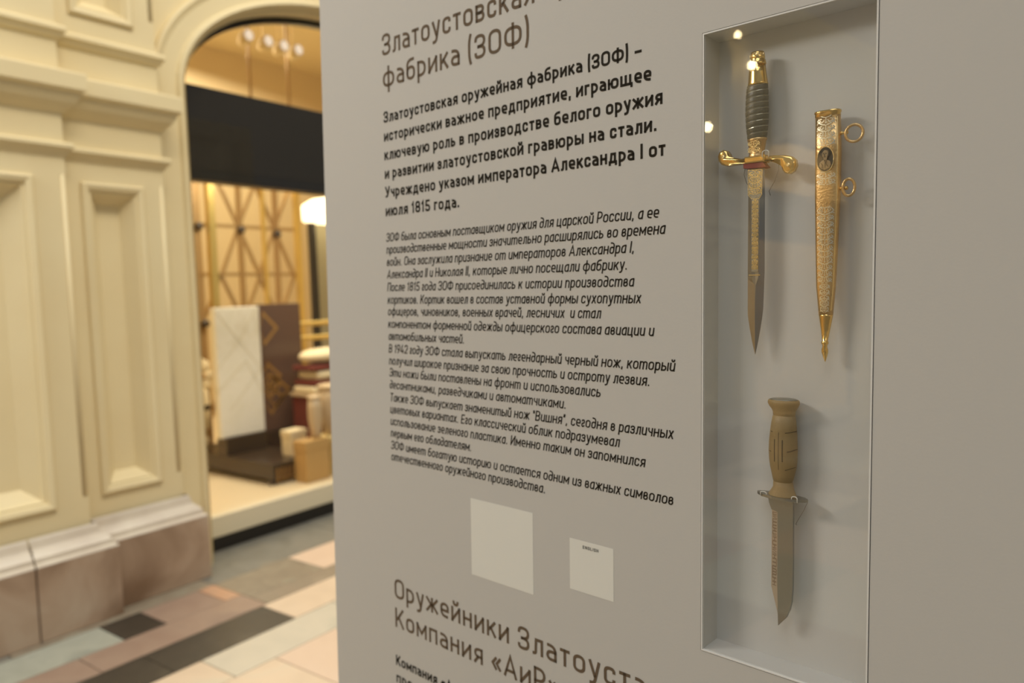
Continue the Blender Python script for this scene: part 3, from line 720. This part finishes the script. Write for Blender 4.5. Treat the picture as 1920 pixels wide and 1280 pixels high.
# oval medallion with a bust in relief
ME = empty('medallion', parent=S_); ME['label'] = 'dark oval medallion with a sepia bust in profile'
def oval(cx, cz, a, b, n=32): return loc(S_, [(cx + 1.3 + a * math.cos(2 * PI * k / n), cz + b * math.sin(2 * PI * k / n)) for k in range(n)])
bm = bmesh.new(); extrude_outline(bm, oval(76.5, 37, 8.4, 12.8), -.0076, -.0040, .0005); fin('oval_plate', bm, M['enamel'], ME)
bm = bmesh.new(); P = oval(76.5, 37, 8.4, 12.8); tube(bm, [(p[0], -.0076, p[1]) for p in P], .00055, 6, True); fin('oval_rim', bm, M['goldbright'], ME)
bm = bmesh.new()
def blob(pts, d): extrude_outline(bm, loc(S_, [(a + 1.3, b) for a, b in pts]), -.0076 - d, -.0074, .0003)
blob([(70.2, 30.6), (71.0, 34.0), (73.4, 36.0), (75.4, 36.8), (78.4, 36.4), (81.6, 34.6), (82.4, 31), (80.6, 28), (76.5, 26.2), (72.4, 27.6)], .0006)
blob([(74.8, 36.0), (75, 39), (73.4, 40.4), (73.0, 42.6), (73.8, 45.0), (76.0, 46.6), (78.6, 46.0), (79.8, 43.6), (79.2, 40.4), (78.2, 38.2), (78.2, 36)], .0011)
fin('bust_relief', bm, M['sepia'], ME)
bm = bmesh.new()
def ln(pts, w_=.28): ribbon(bm, loc(S_, [(a + 1.3, b) for a, b in pts]), w_ / 1000, -.0090)
ln([(73.4, 44.6), (74.6, 47.0), (77.2, 47.6), (79.8, 45.6), (80.4, 42.6), (79.8, 40)], .55)
ln([(74.0, 42.9), (75.4, 43.0)]); ln([(76.8, 43.0), (78.2, 42.8)]); ln([(76.0, 42.6), (75.6, 40.9), (76.4, 40.8)], .2); ln([(75.0, 39.6), (77.2, 39.5)], .25)
ln([(75.8, 36.4), (76.6, 33.5), (76.2, 28)], .3); ln([(78.4, 36.2), (77.4, 33), (79.6, 29)], .3); ln([(72, 34), (74, 31), (73.5, 28)], .25)
fin('bust_lines', bm, M['enamel'], ME)
def ring(cu, cv, ru, rv, tu, tv, rt=1.5):
    R_ = empty('hanging_ring', parent=S_)
    q = loc(S_, [(cu, cv), (tu, tv)])
    bm = bmesh.new(); tube(bm, [(q[0][0] + K * ru / 1000 * math.cos(2 * PI * k / 28), -.001 + .0012 * math.cos(2 * PI * k / 28), q[0][1] + K * rv / 1000 * math.sin(2 * PI * k / 28)) for k in range(28)], rt / 1000, 8, True)
    fin('ring', bm, M['gold2'], R_, True)
    bm = bmesh.new(); xx = q[1][0]
    loft(bm, [[(xx + dx / 1000, r / 1000 * math.cos(2 * PI * k / 12), q[1][1] + r / 1000 * math.sin(2 * PI * k / 12)) for k in range(12)] for dx, r in ((-3.2, 1.6), (-1.8, 1.2), (-1.2, 1.9), (.6, 1.9), (1.4, 1.1), (3.0, 1.0), (3.6, 1.9), (4.8, 2.2), (6.0, 1.8), (6.6, .8))])
    fin('ring_stud', bm, M['gold'], R_, True)
    bm = bmesh.new(); extrude_outline(bm, [(xx - .006, q[1][1] - .004), (xx - .0022, q[1][1] - .003), (xx - .0014, q[1][1]), (xx - .0022, q[1][1] + .003), (xx - .006, q[1][1] + .004)], -.0032, .0032, .0005)
    fin('ring_lug', bm, M['gold2'], R_)
ring(104.0, 61.0, 8.2, 8.6, 91.6, 63.0); ring(99.4, 6.8, 5.6, 8.6, 92.0, 6.4)

# combat knife
N_ = case_thing('combat_knife', 33.5, -326, 'tan plastic handled combat knife with steel guard, hanging point down below the dagger', 'knife')
body_loft('handle', N_, [(33.3, -219.0, 16.2, 12.5), (33.3, -220.4, 17.2, 13.3), (33.3, -222.6, 17.4, 13.4), (33.5, -226.0, 15.9, 12.4), (33.8, -229.6, 13.4, 10.6), (34, -232.4, 12.3, 9.9), (34, -235.4, 12.3, 9.9), (34, -235.8, 11.8, 9.4), (34, -236.4, 11.8, 9.4), (34, -236.8, 12.4, 9.9),
    (33.6, -246, 13.8, 11.0), (33.4, -256, 14.8, 11.7), (33.2, -266, 15.5, 12.2), (33.2, -276, 15.8, 12.4), (33.4, -286, 15.4, 12.2), (33.6, -294, 14.4, 11.5), (33.5, -303, 12.3, 10.2), (33.4, -309.6, 10.7, 9.4), (33.4, -310.1, 10.2, 8.9), (33.4, -310.7, 10.2, 8.9), (33.5, -311.2, 10.7, 9.3), (33.9, -316.6, 11.2, 9.4), (33.4, -321, 13.2, 10), (32.7, -325.6, 15.6, 10.8), (32.7, -327.0, 15.8, 11)], M['tan'], 32)
body_loft('pommel_cap', N_, [(33.3, -219.1, 15.0, 11.4), (33.3, -218.5, 15.0, 11.4), (33.3, -218.0, 14.0, 10.6)], M['satin'], 32)['label'] = 'grey metal disc on the handle end'
def hsurf(pts, dxc=33.3):
    """put points on the front of the handle"""
    hs = [(-236.8, 12.4, 9.9), (-246, 13.8, 11.0), (-256, 14.8, 11.7), (-266, 15.5, 12.2), (-276, 15.8, 12.4), (-286, 15.4, 12.2), (-294, 14.4, 11.5), (-303, 12.3, 10.2)]
    u, v = t_org[N_.name]; out = []
    for a, b in pts:
        for s, t in zip(hs, hs[1:]):
            if t[0] <= b <= s[0]:
                f = (s[0] - b) / (s[0] - t[0]); hw = s[1] + (t[1] - s[1]) * f; hd = s[2] + (t[2] - s[2]) * f
        k = max(-.999, min(.999, (a - dxc) / hw)); out.append((K * (a - u) / 1000, -K * (hd * math.sqrt(1 - k * k) - .15) / 1000, K * (b - v) / 1000))
    return out
bm = bmesh.new()
def lin(a, b, n=8): return [(a[0] + (b[0] - a[0]) * k / n, a[1] + (b[1] - a[1]) * k / n) for k in range(n + 1)]
for a, b, r in (((24.2, -262), (24.4, -286.8), .00048), ((28.8, -254), (28.9, -295.5), .00030), ((33.0, -262), (33.2, -286.2), .00048),
                ((35.4, -254.3), (48.0, -252.6), .00042), ((37.8, -275), (49.0, -272.4), .00042), ((35.6, -295.6), (47.4, -292.4), .00042),
                ((18.6, -254.0), (21.0, -254.4), .0004), ((17.5, -276), (20.0, -276.4), .0004)):
    tube(bm, hsurf(lin((a[0] + 3.8, a[1]), (b[0] + (3.8 if b[0] < 44 else .3), b[1]))), r * 1.25, 6)
fin('handle_grooves', bm, M['tandark'], N_)
# guard: thin plate seen a little from above, tapered to both ends
u, v = t_org[N_.name]; bm = bmesh.new(); gp = []
for k in range(28):
    a = 2 * PI * k / 28; c, s = math.cos(a), math.sin(a)
    gp.append((K * (32.6 + 28.8 * math.copysign(abs(c) ** .9, c) - u) / 1000, K * (11.5 * math.copysign(abs(s) ** 1.35, s)) / 1000))
def gz(x_, up): q = (x_ / .029); return K * ((-327 - v) + (.9 * q * q if q < 0 else 0) + up) / 1000
loft(bm, [[(x_, y_, gz(x_, dz)) for x_, y_ in gp] for dz in (-2.6, -2.2, .0, .3)]); fin('guard', bm, M['satin'], N_)
# blade: flat, ground edge on the left, clipped point
def plate(name, outline, y0, y1, mt, par, bev=0):
    bm = bmesh.new(); extrude_outline(bm, loc(N_, outline), y0, y1, bev); return fin(name, bm, mt, par)
kb = plate('blade', [(16.8, -329), (18.6, -337), (21.2, -344), (28.6, -345.5), (28.9, -430), (30.0, -476), (33.2, -472), (39.1, -464.8), (43.2, -455), (45.2, -445), (46.0, -430), (46.2, -401), (45.7, -343), (45.4, -329)], -.0022, .0022, M['satin'], N_, .0004)
bm = bmesh.new(); pr = loc(N_, [(28.7, -344.5), (21.2, -344.3), (21.1, -432.4), (28.8, -430), (28.7, -462), (30.0, -476)])
f = [bm.verts.new((pr[0][0], -.00222, pr[0][1])), bm.verts.new((pr[1][0], -.0002, pr[1][1])), bm.verts.new((pr[2][0], -.0002, pr[2][1])), bm.verts.new((pr[4][0], -.0002, pr[4][1])), bm.verts.new((pr[5][0], -.0002, pr[5][1])), bm.verts.new((pr[3][0], -.00222, pr[3][1]))]
b2 = [bm.verts.new((p.co.x, -p.co.y, p.co.z)) for p in f]
bm.faces.new((f[0], f[1], f[2], f[5])); bm.faces.new((f[2], f[3], f[4], f[5])); bm.faces.new((b2[0], b2[1], b2[2], b2[5])); bm.faces.new((b2[2], b2[3], b2[4], b2[5]))
for i, j in ((1, 2), (2, 3), (3, 4), (0, 1)): bm.faces.new((f[i], f[j], b2[j], b2[i]))
ed = fin('cutting_edge', bm, M['bevel'], kb)
# worn engraved band of angular marks down the ground face
bm = bmesh.new(); u, v = t_org[N_.name]; random.seed(3)
def ey(x_): return -.0004 - .0019 * max(0, min(1, (x_ - 21.1) / 7.6))
def el(pts, w_=.26):
    n0 = len(bm.verts); ribbon(bm, loc(N_, pts), w_ / 1000, 0)
    bm.verts.ensure_lookup_table()
    for q in range(n0, len(bm.verts)): bm.verts[q].co.y = ey(bm.verts[q].co.x / K * 1000 + u) - .0001
z_ = -347
while z_ > -427:
    h_ = random.choice((3.2, 3.8, 4.4)); k = random.randrange(5); a, b = 22.6, 27.6
    if k == 0: el([(a, z_), (b, z_), (b, z_ - h_ + .9), (a, z_ - h_ + .9)])
    elif k == 1: el([(a, z_), (b, z_ - .8), (a, z_ - 1.6), (b, z_ - h_ + .9)])
    elif k == 2: el([(a, z_ - h_ + .9), (a, z_), (b, z_), (b, z_ - h_ + .9), (a, z_ - h_ + .9)])
    elif k == 3: el([(a, z_), (b, z_)]); el([((a + b) / 2, z_), ((a + b) / 2, z_ - h_ + .9)]); el([(a, z_ - h_ + .9), (b, z_ - h_ + .9)])
    else: el([(b, z_), (a, z_), (a, z_ - h_ + .9), (b, z_ - h_ + .9)])
    z_ -= h_
fin('engraved_marks', bm, M['etchbrown'], ed)

# clear fixings and wires
def wire(t, pts, r=.00035):
    bm = bmesh.new(); q = loc(t, [(a, b) for a, b, c in pts]); tube(bm, [(q[i][0], pts[i][2] / 1000, q[i][1]) for i in range(len(pts))], r, 6); return bm
for org, nm, lab, pts in ((D, 'mounting_wire', 'thin mounting wire left of the dagger blade, under the guard', [(-15, 43, 5), (-16.1, 33.5, 3), (-13.5, 24, 4), (-9.7, 16.9, 6), (-7, 14, 17)]),
                          (D, 'mounting_wire', 'thin mounting wire right of the dagger blade, under the guard', [(23.5, 43, 5), (23.8, 33.8, 3), (19, 22, 4), (12.1, 12.2, 6), (9, 9, 17)]),
                          (N_, 'mounting_wire', 'thin mounting wire from the tan knife guard to its blade', [(60.5, -330, 1), (56, -340, 2), (50, -351, 3), (45.8, -358.3, 6), (43, -362, 17)])):
    o = fin(nm, wire(org, pts), M['cord'], None, True); o.location = org.location; o.rotation_euler = org.rotation_euler; tag(o, lab, 'wire', 'wires holding the blades')
def hook(t, u_, v_, w_, h_, lab, depth=-9):
    uu, vv = t_org[t.name]
    e = tag(empty('clear_hook', t.location + ROT @ Vector((K * (u_ - uu) / 1000, 0, K * (v_ - vv) / 1000)), ROT), lab, 'hook', 'clear plastic hooks')
    bm = bmesh.new(); s = K / 1000
    P = [(-w_ * s, depth * s, -h_ * s), (-w_ * s, depth * s, h_ * .4 * s)] + [(w_ * s * math.cos(PI - PI * k / 8), depth * s, (h_ * .4 + h_ * .6 * math.sin(PI * k / 8)) * s) for k in range(1, 8)] + [(w_ * s, depth * s, h_ * .4 * s), (w_ * s, depth * s, -h_ * s)]
    tube(bm, P, .0006, 8); fin('loop', bm, M['clear2'], e, True)
    bm = bmesh.new(); box(bm, -w_ * s, w_ * s, depth * s, .0165, -h_ * s - .0012, -h_ * s + .0008, .0004); fin('arm', bm, M['clear'], e)
M['clear2'] = mat('frosted_clear_plastic', (.70, .68, .62), .2)
hook(D, 13.2, 51.5, 3.6, 3.6, 'clear plastic hook above the right arm of the dagger guard', -7)
hook(N_, 49.8, -326.5, 3.1, 3.2, 'clear plastic hook on the right side of the tan knife guard', -9)
hook(N_, 14.5, -326.0, 3.4, 2.4, 'clear plastic hook on the left side of the tan knife guard', -8)

# ---------------------------------------------------------------- shop window contents
SF = .17
t = tag(empty('display_table', (3.32, 4.95, SF)), 'low dark brown display table behind the shop window', 'table')
for a in (-.17, .17):
    for b in (-.55, .46): obox('leg', a - .02, a + .02, b - .02, b + .02, 0, .04, M['darkwood'], t)
obox('carcass', -.185, .195, -.59, .50, .04, .13, M['darkwood'], t, .004); obox('table_top', -.195, .205, -.6, .51, .13, .152, M['darkwood'], t, .004)
for k in range(9): obox('skirt_bar', -.16 + k * .04, -.152 + k * .04, -.604, -.592, .02, .12, M['goldline'], t)
TT = SF + .152
def standing_slab(name, x, y, w_, h_, base_h, mt, lab, cat, z0, inlay, lean=0):
    e = tag(empty(name, (x, y, z0)), lab, cat)
    obox('base', -w_ / 2 + .02, w_ / 2 - .02, -.06, .06, 0, base_h, M['darkwood'], e)
    o = obox('slab', -w_ / 2, w_ / 2, -.03, .03, base_h, base_h + h_, mt, e, .006)
    return e, o
e, o = standing_slab('marble_slab', 3.30, 4.95, .375, .955, .13, M['white'], 'white marble slab with faint gold lines standing in the shop window', 'slab', TT, 1)
bm = bmesh.new()
for p in ([(-.18, .93), (.0, .70), (.17, .95)], [(.0, .70), (-.18, .52)], [(0, .70), (.18, .48), (-.1, .2)], [(-.18, .36), (.05, .55), (.18, .30)]): ribbon(bm, p, .004, -.0312)
for v_ in bm.verts: v_.co.z += .13
fin('inlaid_line', bm, M['vein'], e)
e, o = standing_slab('brown_panel', 3.75, 5.05, .40, 1.0, .25, M['brown'], 'dark brown panel with gold diamond lines beside the white slab', 'panel', SF, 1)
bm = bmesh.new()
def dia(cx, cz, rx, rz, hw=.012): ribbon(bm, [(cx - rx, cz), (cx, cz + rz), (cx + rx, cz), (cx, cz - rz)], hw, -.0315, True)
dia(-.16, .80, .12, .12); dia(-.14, .42, .11, .10); dia(-.13, .35, .09, .09); dia(-.09, .30, .14, .12); dia(-.13, .24, .12, .11)
for v_ in list(bm.verts):
    v_.co.x = max(v_.co.x, -.198); v_.co.z += .26
fin('diamond_inlay', bm, M['goldline'], e)
# cream ornament on a pedestal, left of the slab
e = tag(empty('flower_ornament', (3.225, 5.36, TT)), 'cream flower-shaped ornament on brown foot at the left edge of the window', 'ornament')
bm = bmesh.new(); lathe(bm, [(.05, 0), (.05, .08), (.03, .10), (.03, .14), (.07, .16), (.075, .30), (.065, .44), (.03, .47)]); fin('vase_body', bm, M['cushion'], e, True)
bm = bmesh.new(); lathe(bm, [(.076, .30), (.08, .31), (.08, .33), (.074, .34)]); fin('band', bm, M['darkwood'], e, True)
for k in range(8):
    a = 2 * PI * k / 8; bm = bmesh.new(); bmesh.ops.create_uvsphere(bm, u_segments=10, v_segments=7, radius=.055)
    for v_ in bm.verts: v_.co.z += .56; v_.co.x += .065 * math.cos(a); v_.co.y *= .6; v_.co.z += .10 * math.sin(a)
    fin('petal', bm, M['cushion'], e, True)
bm = bmesh.new(); bmesh.ops.create_uvsphere(bm, u_segments=10, v_segments=7, radius=.035)
for v_ in bm.verts: v_.co.z += .56; v_.co.y -= .03
fin('flower_centre', bm, M['goldline'], e, True)
# boxes, vases
def gift(name, x0, x1, y0, y1, z0, z1, mt, lab, lidm=None):
    e = tag(empty(name, ((x0 + x1) / 2, (y0 + y1) / 2, z0)), lab, 'box'); a, b, h_ = (x1 - x0) / 2, (y1 - y0) / 2, z1 - z0
    obox('box_body', -a + .004, a - .004, -b + .004, b - .004, 0, h_ * .8, mt, e, .003); obox('lid', -a, a, -b, b, h_ * .8 - .01, h_, lidm or mt, e, .004)
gift('ochre_box', 3.29, 3.50, 4.20, 4.34, SF, .46, M['tanbox'], 'ochre box on the shop window floor, left of the yellow box')
gift('yellow_box', 3.54, 3.82, 4.20, 4.42, SF, .45, M['yellow'], 'bright yellow box on the shop window floor beside the grey panel edge')
gift('white_box', 3.355, 3.50, 4.44, 4.56, TT, .505, M['cushion'], 'small white box on the low dark table, in front of the brown panel')
def vase(x, y, z0, h_, r, lab, mt):
    e = tag(empty('vase', (x, y, z0)), lab, 'vase')
    bm = bmesh.new(); lathe(bm, [(r * .55, 0), (r * .7, h_ * .08), (r * .98, h_ * .45), (r, h_ * .7), (r * .86, h_ * .93)], n=24); fin('vase_body', bm, mt, e, True)
    bm = bmesh.new(); lathe(bm, [(r * .8, h_ * .92), (r * .96, h_ * .94), (r * .98, h_ * .985), (r * .86, h_), (r * .7, h_ * .97)], n=24); fin('vase_lip', bm, mt, e, True)
vase(3.645, 4.31, .45, .37, .115, 'large beige vase standing on the yellow box', M['beige'])
vase(3.45, 4.28, .46, .30, .05, 'slender beige vase on the ochre box', M['beige'])
# textile stand with folded fabrics
st = tag(empty('display_stand', (3.99, 4.76, SF)), 'dark red stand under the cream folded fabrics', 'stand')
obox('stand_body', -.25, .33, -.14, .14, 0, .52, M['crimson'], st); obox('stand_top', -.27, .35, -.15, .15, .52, .545, M['beige'], st, .004)
zz = SF + .545
for i, (h_, mt, dx, lab) in enumerate(((.055, 'cushion', .0, 'cream folded fabric at the bottom of the stack'), (.045, 'crimson', .01, 'crimson folded fabric low in the stack'), (.075, 'cushion', .05, 'thick cream folded fabric in the middle of the stack'),
                                       (.04, 'crimson', .0, 'crimson folded fabric near the top of the stack'))):
    o = obox('folded_fabric', 3.735 + dx, 4.30, 4.63, 4.89, zz, zz + h_, M[mt], None, h_ * .42); tag(o, lab, 'fabric', 'folded fabrics on the stand'); zz += h_
bm = bmesh.new(); bmesh.ops.create_uvsphere(bm, u_segments=20, v_segments=12, radius=1)
for v_ in bm.verts:
    v_.co.x = 3.98 + .25 * math.copysign(abs(v_.co.x) ** .7, v_.co.x); v_.co.y = 4.76 + .13 * v_.co.y; v_.co.z = zz + .066 + .06 * v_.co.z
o = fin('cushion', bm, M['cushion'], None, True); tag(o, 'plump cream cushion on top of the folded fabrics', 'cushion')
# brass rail rack
rk = tag(empty('brass_rack', (4.3, 5.12, SF)), 'brass tube rack with two rails behind the fabrics', 'rack')
for a in (-.315, .5):
    bm = bmesh.new(); tube(bm, [(a, 0, 0), (a, 0, 1.13)], .014, 8); fin('post', bm, M['brass'], rk)
for z_ in (.95, 1.07, 0.80):
    bm = bmesh.new(); tube(bm, [(-.315, 0, z_), (.5, 0, z_)], .02, 8); fin('rail', bm, M['brass'], rk)
# bronze lattice screen
ls = tag(empty('lattice_screen', (3.97, 5.6, SF)), 'bronze and brass geometric lattice screen behind the shop window', 'screen')
def bar(name, a, b, r, mt, y=0):
    bm = bmesh.new(); tube(bm, [(a[0] - 3.97, y, a[1] - SF), (b[0] - 3.97, y, b[1] - SF)], r, 4); fin(name, bm, M[mt], ls)
bar('brass_post', (3.515, SF), (3.53, 2.68), .040, 'brass', -.05); bar('brass_post', (4.375, SF), (4.385, 2.68), .034, 'brass', -.05); bar('brass_post', (4.035, SF), (4.04, 2.68), .022, 'brass', -.03)
obox('side_panel', 3.34 - 3.97, 3.47 - 3.97, 0, .05, 0, 2.5, M['lat'], ls)
bar('upright', (3.82, SF), (3.83, 2.75), .026, 'lat'); bar('upright', (4.17, SF), (4.195, 2.75), .026, 'lat')
for z_ in (2.075, 1.675, 1.27): bar('crossbar', (3.45, z_), (4.45, z_), .02, 'lat')
for k, z0 in enumerate((1.27, 2.075)):
    for xc in (3.82, 4.18):
        for s in (-1, 1):
            bar('diagonal', (xc + s * .18, z0 - .4), (xc, z0), .018, 'lat', .01); bar('diagonal', (xc, z0), (xc + s * .19, z0 + .4), .018, 'lat', .01)
    for s in (-1, 1): bar('diagonal', (3.63 + s * -.0, z0 - .4), (3.63 + s * .19, z0 - .8), .016, 'lat', .01)
for x_, z_ in ((3.82, 2.05), (4.18, 2.03), (3.435, 2.06), (3.44, 1.28)):
    bm = bmesh.new(); bmesh.ops.create_uvsphere(bm, u_segments=10, v_segments=8, radius=.035)
    for v_ in bm.verts: v_.co.x += x_ - 3.97; v_.co.z += z_ - SF; v_.co.y -= .03
    fin('boss', bm, M['darkwood'], ls)
# olive partition with black post
pt = tag(empty('partition', (5.25, 6.0, SF)), 'olive grey partition with black edge at the right of the shop interior', 'partition')
obox('panel', -.32, .8, -.02, .03, 0, 2.02, M['olive'], pt); obox('edge_post', -.36, -.32, -.04, .04, 0, 2.10, M['black'], pt)
# drum lamp
dl = tag(empty('pendant_lamp', (5.22, 5.85, 2.20)), 'glowing cream drum lamp hanging in the shop', 'lamp')
bm = bmesh.new(); lathe(bm, [(.02, .23), (.34, .22), (.42, .17), (.42, .03), (.36, 0), (.02, .0)], n=28); fin('lamp_shade', bm, M['glow'], dl, True)
bm = bmesh.new(); tube(bm, [(0, 0, .22), (0, 0, 2.05)], .006, 6); fin('cord', bm, M['black'], dl)
# ceiling rods and glowing spots added in place of pale reflections
for x_, y_, lab in ((4.02, 5.62, 'left brass ceiling rod above the charcoal fascia'), (4.42, 5.62, 'right brass ceiling rod above the charcoal fascia')):
    e = tag(empty('hanging_rod', (x_, y_, 2.72)), lab, 'rod', 'hanging rods'); bm = bmesh.new(); tube(bm, [(0, 0, 0), (0, 0, 1.53)], .012, 8); fin('tube', bm, M['lat'], e, True)
    bm = bmesh.new(); lathe(bm, [(.045, 1.50), (.045, 1.53), (.02, 1.53)]); fin('ceiling_cup', bm, M['brass'], e)
for i, x_ in enumerate((3.87, 4.06, 4.22, 4.37)):
    lab = ('leftmost', 'second from left', 'third from left', 'rightmost')[i] + ' of the four small glowing spots standing for reflections above the fascia'
    e = tag(empty('reflection_spot', (x_, 5.48, 3.62)), lab, 'reflection_spot', 'reflection spots')
    bm = bmesh.new(); loft(bm, [[(r * math.cos(2 * PI * k / 14), -.09 + d, r * math.sin(2 * PI * k / 14) - d * .3) for k in range(14)] for r, d in ((.050, 0), (.055, .06), (.03, .12))]); fin('can', bm, M['ceil'], e, True)
    bm = bmesh.new(); bmesh.ops.create_circle(bm, cap_ends=True, segments=16, radius=.042, matrix=Matrix.Translation((0, -.093, 0)) @ Matrix.Rotation(PI / 2, 4, 'X')); fin('lens', bm, M['spot'], e)
    bm = bmesh.new(); tube(bm, [(0, 0, .03), (0, .02, .63)], .006, 6); fin('stem', bm, M['brass'], e)

# ---------------------------------------------------------------- wall lamps further back along the arcade (seen as reflections in the case glass)
for i, (x_, z_, r) in enumerate(((-4.836, 3.687, .034), (-4.107, 3.003, .032), (-4.587, 3.909, .022))):
    lab = ('globe lamp on bracket on the rear pilaster, lower of the left pair', 'globe lamp on bracket low on the rear pilaster', 'small globe lamp high on the rear pilaster')[i]
    e = tag(empty('wall_lamp', (x_, 3.60, z_)), lab, 'lamp', 'wall lamps')
    bm = bmesh.new(); bmesh.ops.create_uvsphere(bm, u_segments=14, v_segments=10, radius=r); fin('globe', bm, M['bulb'], e, True)
    bm = bmesh.new(); tube(bm, [(0, 0, -r), (0, .03, -r - .04), (0, .12, -r - .05)], .008, 6); fin('bracket', bm, M['brass'], e)
